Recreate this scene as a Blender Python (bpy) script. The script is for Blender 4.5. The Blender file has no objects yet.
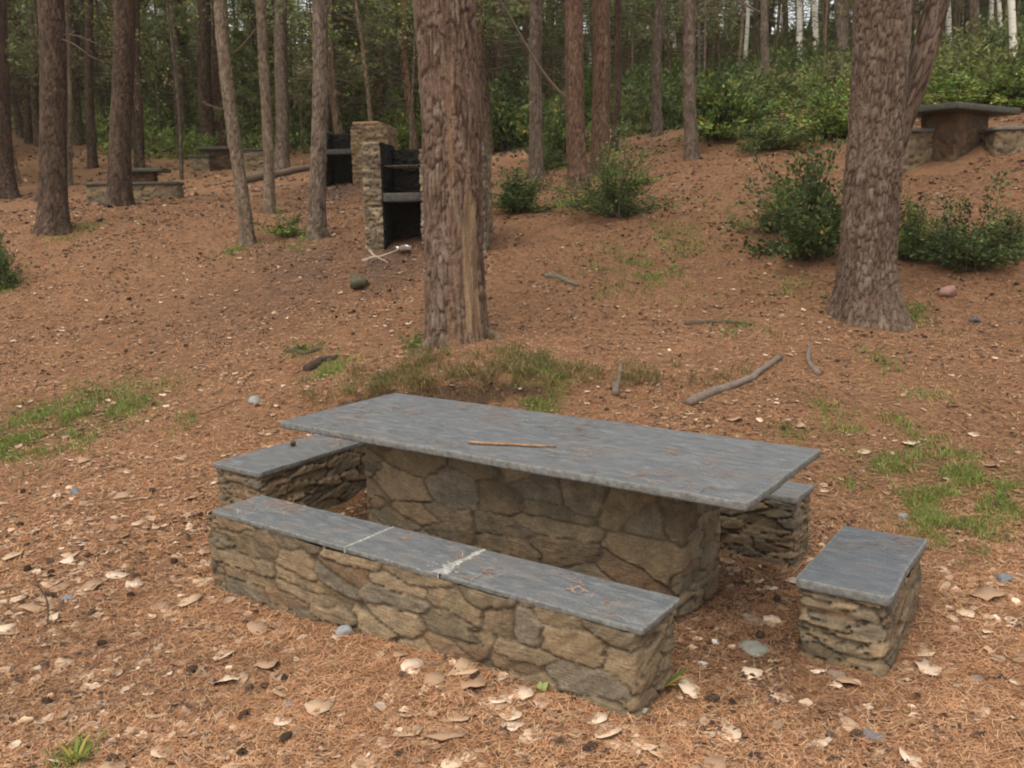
import bpy, math, random
import numpy as np
from mathutils import Matrix, Vector

R_ = math.radians
rng = np.random.default_rng(7)
random.seed(7)
SC = bpy.context.scene
COL = SC.collection

# ------------------------------------------------------------------ camera model
F, PITCH, ROLL, CAMH = 895.6, .1853, -.018, 1.812
_c, _s, _cr, _sr = math.cos(PITCH), math.sin(PITCH), math.cos(ROLL), math.sin(ROLL)
FW = np.array([0, _c, -_s]); UP0 = np.array([0, _s, _c]); RT0 = np.array([1., 0, 0])
E1 = _cr*RT0 + _sr*UP0
UP = -_sr*RT0 + _cr*UP0
CAM = np.array([0, 0, CAMH])

def ray(px, py):
    return FW + (px-512)/F*E1 - (py-384)/F*UP

def at(px, py, Y):
    d = ray(px, py)
    return CAM + d*(Y/d[1])

def on_plane(px, py, z):
    d = ray(px, py)
    return CAM + d*((z-CAMH)/d[2])

# ------------------------------------------------------------------ noise
def _hash(ix, iy, seed):
    h = (ix.astype(np.int64)*374761393 + iy.astype(np.int64)*668265263 + seed*1274126177) & 0xffffffff
    h = ((h ^ (h >> 13))*1274126177) & 0xffffffff
    h = ((h ^ (h >> 16))*2246822519) & 0xffffffff
    return ((h ^ (h >> 15)) & 0xffffff)/16777215.0

def vn(x, y, seed=0):
    x = np.asarray(x, float); y = np.asarray(y, float)
    ix, iy = np.floor(x), np.floor(y)
    fx, fy = x-ix, y-iy
    fx = fx*fx*(3-2*fx); fy = fy*fy*(3-2*fy)
    ix = ix.astype(np.int64); iy = iy.astype(np.int64)
    a = _hash(ix, iy, seed); b = _hash(ix+1, iy, seed)
    c = _hash(ix, iy+1, seed); d = _hash(ix+1, iy+1, seed)
    return (a*(1-fx)+b*fx)*(1-fy) + (c*(1-fx)+d*fx)*fy - .5

def fbm(x, y, seed=0, o=3):
    r = 0; a = 1.; k = 1.
    for i in range(o):
        r = r + a*vn(np.asarray(x)*k+i*17.3, np.asarray(y)*k-i*9.1, seed+i)
        a *= .5; k *= 2.03
    return r

def sstep(a, b, x):
    t = np.clip((x-a)/(b-a), 0, 1)
    return t*t*(3-2*t)

# ------------------------------------------------------------------ terrain
CTRL_PX = [(50, 430, 7.5), (100, 300, 11), (20, 250, 13.2), (57, 232, 14), (120, 205, 17), (130, 203, 19),
           (235, 172, 25), (245, 245, 12.5), (320, 237, 12.5), (300, 330, 9), (180, 380, 7.9), (200, 290, 10.8),
           (390, 250, 11.5), (340, 185, 19.5), (460, 345, 8), (534, 178, 17), (580, 185, 15.5),
           (620, 300, 9.6), (692, 158, 16), (657, 135, 20), (766, 105, 26), (805, 260, 10.5), (868, 318, 8.5),
           (965, 157, 13), (900, 168, 13.3), (1000, 300, 8.9), (700, 400, 6.6), (860, 400, 6.7), (1000, 440, 6), (700, 230, 12),
           (500, 150, 26), (100, 140, 32), (300, 140, 34), (560, 110, 34), (860, 75, 32), (1010, 62, 30),
           (0, 120, 45), (512, 80, 48), (900, 40, 45), (450, 190, 17), (280, 205, 16.5)]
_P = [at(*q) for q in CTRL_PX]
for x, y, z in [(0, 2, 0), (-2, 2.5, 0), (2, 2.5, .02), (-1.5, 4.2, 0), (.4, 3.1, .05), (1.3, 3.4, .035), (1.5, 4.6, .02), (0, 4.4, .0),
                (-1.4, 5.3, .03), (.7, 5.0, .03), (1.9, 4.2, .05), (-2.6, 5, .0), (-3.2, 3.5, -.02), (2.8, 3.2, .08), (2.6, 4.6, .1),
                (-.4, 5.9, .16), (0, -2, -.1), (-5, 0, -.1), (5, 0, .2), (0, -30, -2), (-30, 0, 0), (30, 0, 5), (-40, 30, 3), (40, 30, 12),
                (-60, 60, 10), (60, 60, 20), (0, 75, 13.5), (-30, 80, 13), (35, 80, 16.5), (-60, 110, 23), (0, 115, 22), (70, 110, 25),
                (-130, 60, 22), (130, 60, 34), (0, -140, -6), (-140, -60, 0), (140, -60, 8), (-90, 140, 29), (90, 140, 32), (0, 150, 29)]:
    _P.append(np.array([x, y, z], float))
_P = np.array(_P)

def _tk(d2):
    return np.where(d2 > 1e-12, .5*d2*np.log(np.maximum(d2, 1e-12)), 0.)

def _fit():
    n = len(_P)
    d2 = ((_P[:, None, :2]-_P[None, :, :2])**2).sum(2)
    K = _tk(d2) + np.diag(np.full(n, .05) + .02*np.hypot(_P[:, 0], _P[:, 1]))
    A = np.zeros((n+3, n+3)); A[:n, :n] = K
    A[:n, n] = 1; A[:n, n+1:] = _P[:, :2]; A[n, :n] = 1; A[n+1:, :n] = _P[:, :2].T
    b = np.zeros(n+3); b[:n] = _P[:, 2]
    return np.linalg.solve(A, b)
_W = _fit()

def tps(x, y):
    x = np.asarray(x, float).ravel(); y = np.asarray(y, float).ravel()
    out = np.empty_like(x); n = len(_P)
    for i in range(0, len(x), 20000):
        xx, yy = x[i:i+20000], y[i:i+20000]
        d2 = (xx[:, None]-_P[None, :, 0])**2 + (yy[:, None]-_P[None, :, 1])**2
        out[i:i+20000] = _tk(d2)@_W[:n] + _W[n] + _W[n+1]*xx + _W[n+2]*yy
    return out

def terrain(x, y):
    x = np.asarray(x, float).ravel(); y = np.asarray(y, float).ravel()
    z = tps(x, y)
    edge = 6.62 + .12*vn(x*2.1, y*0+3, 5) + .05*vn(x*7, y*0, 6) + .10*np.abs(x+.4)
    z = z + .21*np.exp(-((x+.45)/1.15)**2)*sstep(0, .14, y-edge)*np.exp(-(np.maximum(y-7.0, 0)/.8)**2)
    r = np.hypot(x, y)
    k = np.clip((r-1)/6, .25, 1)
    z = z + .085*k*fbm(x*.9, y*.9, 11, 2) + .035*vn(x*4.2, y*4.2, 21)*k + .014*vn(x*13, y*13, 31) + .008*vn(x*31, y*31, 41)
    return z

def tz(x, y):
    return float(terrain([x], [y])[0])

def ground(px, py, ymax=120):
    """where the ray through a picture point meets the ground"""
    d = ray(px, py); d = d/d[1]
    ts = np.concatenate([np.arange(1.5, 30, .05), np.arange(30, ymax, .3)])
    p = CAM[None]+d[None]*ts[:, None]
    below = np.nonzero(p[:, 2] <= terrain(p[:, 0], p[:, 1]))[0]
    if len(below) == 0:
        return p[-1]
    q = p[below[0]].copy(); q[2] = tz(q[0], q[1])
    return q

# ------------------------------------------------------------------ mesh helpers
def mesh(name, V, faces=None, quads=None, tris=None, col=None, smooth=True, mats=(), mat_idx=None):
    V = np.asarray(V, np.float32)
    me = bpy.data.meshes.new(name)
    loops = []; starts = []; n = 0
    if quads is not None and len(quads):
        q = np.asarray(quads, np.int32); loops.append(q.ravel()); starts.append(n+4*np.arange(len(q))); n += 4*len(q)
    if tris is not None and len(tris):
        t = np.asarray(tris, np.int32); loops.append(t.ravel()); starts.append(n+3*np.arange(len(t))); n += 3*len(t)
    if faces:
        for f in faces:
            loops.append(np.asarray(f, np.int32)); starts.append(np.array([n])); n += len(f)
    L = np.concatenate(loops); S = np.concatenate(starts).astype(np.int32)
    me.vertices.add(len(V)); me.vertices.foreach_set('co', V.ravel())
    me.loops.add(len(L)); me.loops.foreach_set('vertex_index', L)
    me.polygons.add(len(S)); me.polygons.foreach_set('loop_start', S)
    if smooth:
        me.polygons.foreach_set('use_smooth', np.ones(len(S), bool))
    for m in mats:
        me.materials.append(m)
    if mat_idx is not None:
        me.polygons.foreach_set('material_index', np.asarray(mat_idx, np.int32))
    me.update(calc_edges=True)
    me.validate()
    if col is not None:
        c = np.ones((len(V), 4), np.float32); c[:, :3] = col
        a = me.color_attributes.new('Col', 'FLOAT_COLOR', 'POINT')
        a.data.foreach_set('color', c.ravel())
    return me

def obj(name, me, parent=None, loc=(0, 0, 0), rot=(0, 0, 0), scale=(1, 1, 1)):
    o = bpy.data.objects.new(name, me); COL.objects.link(o)
    o.location = loc; o.rotation_euler = rot; o.scale = scale
    if parent is not None:
        o.parent = parent
    return o

def tag(o, label=None, cat=None, group=None, kind=None):
    if label: o['label'] = label
    if cat: o['category'] = cat
    if group: o['group'] = group
    if kind: o['kind'] = kind
    return o

def empty(name, loc, rz=0, scale=1.):
    o = bpy.data.objects.new(name, None); COL.objects.link(o)
    o.location = loc; o.rotation_euler = (0, 0, rz); o.scale = (scale,)*3
    o.empty_display_size = .1
    return o

def copy_tree(o, parent=None):
    c = o.copy(); COL.objects.link(c)
    if parent is not None:
        c.parent = parent
    for ch in [x for x in COL.objects if x.parent == o]:
        copy_tree(ch, c)
    return c

def grid_quads(nu, nv, wrap=False):
    """verts laid out [v][u]"""
    iu = np.arange(nu if wrap else nu-1); iv = np.arange(nv-1)
    U, Vv = np.meshgrid(iu, iv)
    a = Vv*nu+U; b = Vv*nu+(U+1) % nu
    return np.stack([a, b, b+nu, a+nu], -1).reshape(-1, 4)

def tube(P, r, n=6):
    """open tube with pointed ends along points P with radii r"""
    P = np.asarray(P, float); r = np.broadcast_to(np.asarray(r, float), (len(P),))
    T = np.gradient(P, axis=0); T /= np.linalg.norm(T, axis=1)[:, None]+1e-9
    ref = np.array([0, 0, 1.]) if abs(T[0][2]) < .8 else np.array([1., 0, 0])
    A = np.cross(T, ref); A /= np.linalg.norm(A, axis=1)[:, None]+1e-9
    B = np.cross(T, A)
    a = np.arange(n)/n*2*math.pi
    V = P[:, None]+r[:, None, None]*(np.cos(a)[None, :, None]*A[:, None]+np.sin(a)[None, :, None]*B[:, None])
    V = V.reshape(-1, 3)
    q = grid_quads(n, len(P), True)
    return V, q

class Parts:
    """collects vertices, faces and colours of one mesh"""
    def __init__(s): s.V = []; s.Q = []; s.T = []; s.C = []; s.mq = []; s.mt = []; s.n = 0
    def add(s, V, q=None, t=None, col=(1, 1, 1), m=0):
        V = np.asarray(V, float)
        s.V.append(V); s.C.append(np.broadcast_to(np.asarray(col, float), (len(V), 3)))
        if q is not None and len(q): s.Q.append(np.asarray(q)+s.n); s.mq.append(np.full(len(q), m))
        if t is not None and len(t): s.T.append(np.asarray(t)+s.n); s.mt.append(np.full(len(t), m))
        s.n += len(V)
    def build(s, name, mats, smooth=True):
        mi = np.concatenate(s.mq+s.mt)
        return mesh(name, np.concatenate(s.V), quads=np.concatenate(s.Q) if s.Q else None,
                    tris=np.concatenate(s.T) if s.T else None, col=np.concatenate(s.C), smooth=smooth, mats=mats, mat_idx=mi)

# ------------------------------------------------------------------ materials
class NT:
    def __init__(s, name):
        s.m = bpy.data.materials.new(name); s.m.use_nodes = True
        s.t = s.m.node_tree; s.t.nodes.clear()
        s.out = s.n('ShaderNodeOutputMaterial'); s.b = s.n('ShaderNodeBsdfPrincipled')
        s.l(s.b.outputs[0], s.out.inputs[0])
        s.b.inputs['Specular IOR Level'].default_value = .25
    def n(s, k, **kw):
        x = s.t.nodes.new(k)
        for a, b in kw.items(): setattr(x, a, b)
        return x
    def l(s, a, b): s.t.links.new(a, b)
    def val(s, sock, v):
        if hasattr(v, 'is_linked') or isinstance(v, bpy.types.NodeSocket): s.l(v, sock)
        else: sock.default_value = v
    def coord(s, scale=(1, 1, 1), kind='Object'):
        tc = s.n('ShaderNodeTexCoord'); mp = s.n('ShaderNodeMapping'); mp.inputs['Scale'].default_value = scale
        s.l(tc.outputs[kind], mp.inputs[0]); return mp.outputs[0]
    def noise(s, vec, scale, detail=4, rough=.55, dist=0.):
        x = s.n('ShaderNodeTexNoise'); s.l(vec, x.inputs['Vector'])
        x.inputs['Scale'].default_value = scale; x.inputs['Detail'].default_value = detail
        x.inputs['Roughness'].default_value = rough; x.inputs['Distortion'].default_value = dist
        return x.outputs[0]
    def vor(s, vec, scale, feature='F1'):
        x = s.n('ShaderNodeTexVoronoi', feature=feature); s.l(vec, x.inputs['Vector']); x.inputs['Scale'].default_value = scale
        return x.outputs[0]
    def ramp(s, fac, stops):
        x = s.n('ShaderNodeValToRGB'); e = x.color_ramp.elements
        while len(e) < len(stops): e.new(.5)
        for el, (p, c) in zip(e, stops):
            el.position = p; el.color = (*c, 1) if len(c) == 3 else c
        s.l(fac, x.inputs[0]); return x.outputs[0]
    def rampf(s, fac, a, b):
        x = s.n('ShaderNodeMapRange'); x.interpolation_type = 'SMOOTHSTEP'; s.l(fac, x.inputs[0])
        x.inputs[1].default_value = a; x.inputs[2].default_value = b; return x.outputs[0]
    def mix(s, fac, a, b, mode='MIX'):
        x = s.n('ShaderNodeMix', data_type='RGBA', blend_type=mode)
        s.val(x.inputs[0], fac)
        for sock, v in ((x.inputs[6], a), (x.inputs[7], b)):
            if isinstance(v, tuple): sock.default_value = (*v, 1)
            else: s.l(v, sock)
        return x.outputs[2]
    def math(s, op, a, b):
        x = s.n('ShaderNodeMath', operation=op); s.val(x.inputs[0], a); s.val(x.inputs[1], b); return x.outputs[0]
    def attr(s, name='Col'):
        x = s.n('ShaderNodeAttribute', attribute_name=name); return x.outputs['Color']
    def sep(s, c):
        x = s.n('ShaderNodeSeparateColor'); s.l(c, x.inputs[0]); return x.outputs
    def rnd(s): return s.n('ShaderNodeObjectInfo').outputs['Random']
    def bump(s, h, strength=.5, dist=.01, normal=None):
        x = s.n('ShaderNodeBump'); x.inputs['Strength'].default_value = strength; x.inputs['Distance'].default_value = dist
        s.l(h, x.inputs['Height'])
        if normal is not None: s.l(normal, x.inputs['Normal'])
        return x.outputs[0]
    def done(s, col, rough=.9, normal=None, spec=None):
        s.val(s.b.inputs['Base Color'], col if not isinstance(col, tuple) else (*col, 1))
        s.val(s.b.inputs['Roughness'], rough)
        if normal is not None: s.l(normal, s.b.inputs['Normal'])
        if spec is not None: s.b.inputs['Specular IOR Level'].default_value = spec
        return s.m

def m_ground():
    t = NT('needle_ground'); v = t.coord()
    big = t.noise(v, 1.1, 4); mid = t.noise(v, 9, 5, .65); fine = t.noise(v, 70, 5, .7)
    st1 = t.noise(t.coord((1, .25, 1)), 130, 3, .6, 1.5); st2 = t.noise(t.coord((.25, 1, 1)), 130, 3, .6, 1.5)
    mxx = t.math('MAXIMUM', st1, st2)
    c = t.ramp(mxx, [(.34, (.068, .036, .021)), (.48, (.190, .093, .047)), (.62, (.315, .172, .097)), (.78, (.48, .32, .19))])
    c = t.mix(t.rampf(mid, .38, .70), c, t.mix(.45, c, (.105, .066, .044)))
    c = t.mix(t.math('MULTIPLY', t.rampf(big, .42, .68), .45), c, (.285, .155, .085))
    c = t.mix(t.math('MULTIPLY', t.rampf(t.noise(v, .7, 5, .65, .5), .50, .68), .26), c, (.135, .076, .046))
    c = t.mix(t.math('MULTIPLY', t.rampf(t.noise(v, 2.3, 4, .65, .8), .56, .68), .25), c, (.120, .068, .042))
    spk = t.noise(v, 26, 3, .8)
    c = t.mix(t.math('MULTIPLY', t.rampf(spk, .60, .66), .8), c, (.040, .027, .021))
    c = t.mix(t.math('MULTIPLY', t.rampf(t.noise(t.coord((1.1, .9, 1)), 19, 3, .8), .63, .68), .7), c, (.36, .25, .175))
    c = t.mix(t.rampf(fine, .64, .72), c, (.035, .022, .017))
    a = t.sep(t.attr())
    moss = t.ramp(t.noise(v, 60, 4, .7), [(.3, (.05, .045, .018)), (.55, (.10, .10, .030)), (.75, (.17, .165, .06))])
    mf = t.rampf(t.math('ADD', a[0], t.math('MULTIPLY', t.noise(v, 14, 5, .7), .8)), .62, .95)
    c = t.mix(t.math('MULTIPLY', mf, .75), c, moss)
    soot = t.math('MULTIPLY', a[1], t.rampf(t.noise(v, 5, 5, .7), .25, .6))
    c = t.mix(soot, c, t.ramp(t.noise(v, 50, 4, .7), [(.35, (.035, .026, .024)), (.7, (.12, .088, .075))]))
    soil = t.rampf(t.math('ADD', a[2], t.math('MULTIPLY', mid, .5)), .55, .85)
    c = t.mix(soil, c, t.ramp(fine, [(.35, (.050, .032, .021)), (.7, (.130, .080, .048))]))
    h = t.math('ADD', t.math('MULTIPLY', fine, .5), mxx)
    return t.done(c, .95, t.bump(h, .9, .02), .1)

def m_attr(name, rough=.85, nscale=40, namt=.35, bump=.3, bdist=.004, spec=.25, trans=0.):
    t = NT(name); v = t.coord()
    n = t.noise(v, nscale, 5, .65)
    c = t.mix(1., t.attr(), t.ramp(n, [(.25, (1-namt,)*3), (.75, (1+namt,)*3)]), 'MULTIPLY')
    m = t.done(c, rough, t.bump(n, bump, bdist) if bump else None, spec)
    if trans:
        tr = t.n('ShaderNodeBsdfTranslucent'); t.l(c, tr.inputs[0])
        mx = t.n('ShaderNodeMixShader'); mx.inputs[0].default_value = trans
        t.l(t.b.outputs[0], mx.inputs[1]); t.l(tr.outputs[0], mx.inputs[2]); t.l(mx.outputs[0], t.out.inputs[0])
    return m

def m_stone(name='field_stone'):
    t = NT(name); v = t.coord()
    n1 = t.noise(v, 11, 6, .65); n2 = t.noise(v, 75, 5, .7)
    lay = t.noise(t.coord((1, 1, 6)), 14, 4, .6, .6)
    c = t.mix(1., t.attr(), t.ramp(n1, [(.25, (.62, .62, .62)), (.5, (.98, .96, .92)), (.75, (1.42, 1.36, 1.26))]), 'MULTIPLY')
    c = t.mix(1., c, t.ramp(n2, [(.3, (.72, .72, .72)), (.7, (1.24, 1.24, 1.24))]), 'MULTIPLY')
    c = t.mix(t.math('MULTIPLY', t.rampf(t.noise(v, 6, 4, .6), .57, .72), .45), c, (.20, .112, .055))
    c = t.mix(t.math('MULTIPLY', t.rampf(t.noise(v, 27, 4, .7), .62, .70), .4), c, (.27, .26, .21))
    h = t.math('ADD', t.math('MULTIPLY', n2, .5), lay)
    return t.done(c, .92, t.bump(h, .75, .010), .15)

def m_slate(name='slate', tint=(1, 1, 1), litter=1.):
    t = NT(name); v = t.coord(); vs = t.coord((.30, 1, 1))
    n1 = t.noise(v, 2.6, 6, .62, .4); n2 = t.noise(vs, 32, 6, .74, .6); n3 = t.noise(v, 110, 4, .7)
    k = lambda c: tuple(a*b for a, b in zip(c, tint))
    c = t.ramp(n2, [(.28, k((.056, .062, .068))), (.46, k((.086, .093, .100))), (.60, k((.124, .131, .136))), (.76, k((.27, .28, .275)))])
    c = t.mix(t.math('MULTIPLY', t.rampf(n1, .40, .66), .55), c, k((.100, .105, .112)))
    c = t.mix(1., c, t.ramp(n3, [(.30, (.70, .70, .70)), (.5, (1, 1, 1)), (.70, (1.38, 1.38, 1.38))]), 'MULTIPLY')
    c = t.mix(t.math('MULTIPLY', t.rampf(t.noise(vs, 12, 5, .75, 1.0), .52, .72), .38), c, k((.235, .24, .24)))
    br = t.math('MULTIPLY', t.rampf(t.noise(v, 5.5, 6, .72, .6), .50, .68), t.rampf(n3, .40, .62))
    c = t.mix(t.math('MULTIPLY', br, .50*litter), c, (.20, .118, .066))
    li = t.rampf(t.noise(v, 34, 5, .7), .63, .71)
    c = t.mix(t.math('MULTIPLY', li, .45), c, (.30, .30, .285))
    h = t.math('ADD', t.math('MULTIPLY', n2, .5), t.math('MULTIPLY', n3, .5))
    ro = t.ramp(n2, [(.3, (.48,)*3), (.8, (.72,)*3)])
    return t.done(c, ro, t.bump(h, .30, .004), .35)

def m_bark(name, dark, mid, light, vs=1.):
    """shader bark for trunks in the distance; long plates and furrows, a little different on each tree"""
    t = NT(name); v = t.coord((1, 1, .22))
    w = t.noise(v, 9*vs, 3, .6)
    mixv = t.n('ShaderNodeMix', data_type='VECTOR'); mixv.inputs[0].default_value = .08
    t.l(v, mixv.inputs[4]); nz = t.n('ShaderNodeTexNoise'); t.l(v, nz.inputs['Vector']); nz.inputs['Scale'].default_value = 12*vs
    t.l(nz.outputs[1], mixv.inputs[5])
    d = t.vor(mixv.outputs[1], 20*vs, 'DISTANCE_TO_EDGE')
    n = t.noise(v, 34*vs, 5, .7)
    c = t.ramp(n, [(.25, dark), (.5, mid), (.78, light)])
    c = t.mix(t.rampf(d, .12, .0), c, tuple(x*.55 for x in dark))
    c = t.mix(t.math('MULTIPLY', t.rampf(w, .5, .7), .4), c, light)
    c = t.mix(1., c, t.ramp(t.rnd(), [(0, (.85, .88, .90)), (.5, (1.25, 1.2, 1.15)), (1, (1.7, 1.55, 1.42))]), 'MULTIPLY')
    h = t.math('ADD', t.rampf(d, 0, .25), t.math('MULTIPLY', n, .6))
    return t.done(c, .95, t.bump(h, .9, .025), .1)

def m_birch():
    t = NT('birch_bark'); v = t.coord((1, 1, 5)); v2 = t.coord()
    d = t.rampf(t.noise(v, 5, 4, .6), .58, .66); d2 = t.rampf(t.noise(v2, 3.2, 3, .6), .56, .68)
    c = t.mix(d, (.60, .57, .51), (.10, .085, .07)); c = t.mix(d2, c, (.16, .13, .105))
    return t.done(c, .8)

def m_plain(name, c, rough=.9, ns=30, amt=.3, bump=.5, bdist=.006):
    t = NT(name); n = t.noise(t.coord(), ns, 5, .65)
    cc = t.ramp(n, [(.25, tuple(x*(1-amt) for x in c)), (.75, tuple(x*(1+amt) for x in c))])
    return t.done(cc, rough, t.bump(n, bump, bdist), .15)

def m_mortar():
    t = NT('worn_mortar'); v = t.coord(); n = t.noise(v, 60, 6, .75); n2 = t.noise(v, 17, 4, .65)
    f = t.math('ADD', t.math('MULTIPLY', n, .6), t.math('MULTIPLY', n2, .4))
    c = t.ramp(f, [(.40, (.14, .145, .145)), (.52, (.29, .285, .265)), (.68, (.50, .49, .45))])
    return t.done(c, .92, t.bump(n, .6, .004), .15)

M = dict(
    ground=m_ground(), stone=m_stone(), slate=m_slate(), slate_far=m_slate('mossy_slate', (.42, .40, .31), .8),
    slate_bench=m_slate('bench_slate', (1.02, 1.0, .98), 1.0), slate_stool=m_slate('stool_slate', (.80, .82, .86), .7),
    mortar=m_mortar(), slate_edge=m_plain('broken_slate_edge', (.138, .136, .128), .9, 38, .5, .7, .006),
    bark_near=m_attr('plated_bark', .95, 85, .55, 1., .014, .1),
    bark_dark=m_bark('dark_pine_bark', (.042, .030, .021), (.090, .065, .046), (.155, .118, .086)),
    bark_grey=m_bark('grey_pine_bark', (.062, .048, .035), (.128, .101, .076), (.205, .168, .130), 1.3),
    bark_pink=m_bark('pinkish_pine_bark', (.082, .060, .042), (.160, .122, .088), (.250, .200, .152), 1.6),
    bark_red=m_bark('reddish_pine_bark', (.055, .035, .024), (.120, .078, .052), (.20, .142, .100), 1.0),
    birch=m_birch(), twig=m_plain('dead_twig', (.075, .055, .043), .95, 60),
    needle=m_attr('pine_foliage', .6, 3, .3, 0, 0, .25, .25), leafy=m_attr('shrub_foliage', .65, 6, .25, 0, 0, .3, .22),
    dry_leaf=m_attr('dry_leaf', .8, 60, .3, .4, .003, .2, .12), litter=m_attr('needle_litter', .85, 9, .2, 0, 0, .15),
    cone=m_attr('pine_cone', .85, 120, .35, .4, .003, .15), rock=m_attr('grey_rock', .85, 25, .4, .7, .006, .25),
    grass=m_attr('grass', .6, 5, .25, 0, 0, .25, .3), wood=m_attr('weathered_wood', .9, 55, .4, .8, .008, .12),
    soot=m_plain('sooty_stone', (.013, .011, .010), .95, 20, .6, .9, .02), sootslab=m_plain('ash_grey_slab', (.06, .056, .052), .9, 18, .45, .6, .01),
    redstone=m_plain('orange_stone', (.33, .20, .12), .9, 15, .35, .6, .01), iron=m_plain('rusty_iron', (.06, .040, .032), .75, 60, .4, .3, .003),
    paper=m_plain('white_paper', (.85, .86, .90), .8, 30, .05, .1, .002))

# ------------------------------------------------------------------ setting: ground, sky
def patch(x, y, cx, cy, rx, ry):
    return np.exp(-((x-cx)/rx)**2-((y-cy)/ry)**2)

GRASS_PX = [(55, 430, 58, .9), (115, 420, 42, .6), (15, 442, 36, .8), (190, 420, 18, .3), (940, 515, 45, 1.), (985, 480, 50, .9), (900, 470, 40, .7), (960, 545, 30, .6),
            (1015, 500, 40, .8), (860, 485, 22, .5), (850, 440, 25, .4), (790, 430, 18, .4), (825, 408, 16, .4), (905, 430, 28, .4), (912, 315, 28, .6), (885, 370, 24, .3),
            (740, 330, 26, .35), (800, 295, 30, .35), (540, 376, 30, .6), (545, 395, 22, .8), (500, 352, 18, .4), (390, 378, 26, .5), (310, 350, 18, .7), (330, 372, 22, .7),
            (640, 272, 60, .35), (760, 210, 40, .3), (680, 240, 40, .25), (570, 205, 30, .5), (300, 243, 22, .35), (5, 285, 20, .6), (75, 760, 14, .7), (540, 690, 7, .5), (930, 400, 18, .3), (75, 235, 20, .35), (725, 130, 40, .4), (560, 165, 30, .4), (240, 250, 20, .35)]
GP = []
for px, py, w, s in GRASS_PX:
    g = ground(px, py); dd = np.linalg.norm(g-CAM)
    GP.append((g[0], g[1], w/F*dd, s))

def moss_amount(x, y):
    m = np.zeros_like(x)
    for cx, cy, r, s in GP:
        m = np.maximum(m, s*patch(x, y, cx, cy, r*1.15, r*1.5))
    far = sstep(15, 26, y)*.30+sstep(34, 60, y)*.6
    return np.clip(np.maximum(m, far), 0, 1)

def build_ground():
    fine = np.arange(-42, 42.01, .19)
    rest = np.arange(42+4, 318-.1, 4.)
    ang = np.radians(np.concatenate([fine, rest]))
    rr = [.8]
    while rr[-1] < 165: rr.append(rr[-1]*1.0078+.001)
    rr = np.array(rr)
    A, Rr = np.meshgrid(ang, rr)
    X = (np.sin(A)*Rr).ravel(); Y = (np.cos(A)*Rr).ravel()
    Z = terrain(X, Y)
    n = len(ang)
    q = grid_quads(n, len(rr), True)
    V = np.stack([X, Y, Z], 1)
    V = np.vstack([V, [[0, 0, tz(0, 0)]]])
    t = np.array([[(i+1) % n, i, len(V)-1] for i in range(n)])
    moss = moss_amount(V[:, 0], V[:, 1])
    soot = np.zeros(len(V))
    for px, py, w, s in [(300, 275, 60, .75), (250, 300, 70, .5), (390, 262, 40, .95), (335, 192, 40, .9), (210, 330, 60, .25), (270, 255, 30, .5)]:
        g = ground(px, py); r = w/F*np.linalg.norm(g-CAM)
        soot = np.maximum(soot, s*patch(V[:, 0], V[:, 1], g[0], g[1], r, r*2.2))
    e = .06
    gx = V[:, 1]
    slope = np.zeros(len(V)); near = (V[:, 1] > 5.8) & (V[:, 1] < 7.4) & (np.abs(V[:, 0]+.45) < 1.9)
    slope[near] = (terrain(V[near, 0], V[near, 1]+e)-terrain(V[near, 0], V[near, 1]-e))/(2*e)
    soil = .8*sstep(.7, 1.7, slope+.35*fbm(V[:, 0]*9, V[:, 1]*9, 191, 3)+.8*patch(V[:, 0], V[:, 1], -1.1, 6.8, .3, .12))
    # darker soil under the table and out towards its seats
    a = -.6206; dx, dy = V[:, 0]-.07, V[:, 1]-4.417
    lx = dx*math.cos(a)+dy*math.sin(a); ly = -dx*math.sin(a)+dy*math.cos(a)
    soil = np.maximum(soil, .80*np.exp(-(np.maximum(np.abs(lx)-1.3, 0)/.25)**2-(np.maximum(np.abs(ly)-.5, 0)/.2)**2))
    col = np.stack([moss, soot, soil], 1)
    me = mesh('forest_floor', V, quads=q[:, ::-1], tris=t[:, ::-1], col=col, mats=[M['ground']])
    tag(obj('ground', me), kind='structure')
build_ground()

# ------------------------------------------------------------------ stone walls and slabs
PAL = np.array([(.182, .148, .100), (.150, .126, .088), (.205, .162, .106), (.172, .148, .108), (.180, .132, .088), (.148, .132, .104), (.218, .178, .122), (.170, .136, .092)])*np.array((.93, .87, .84))

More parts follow.
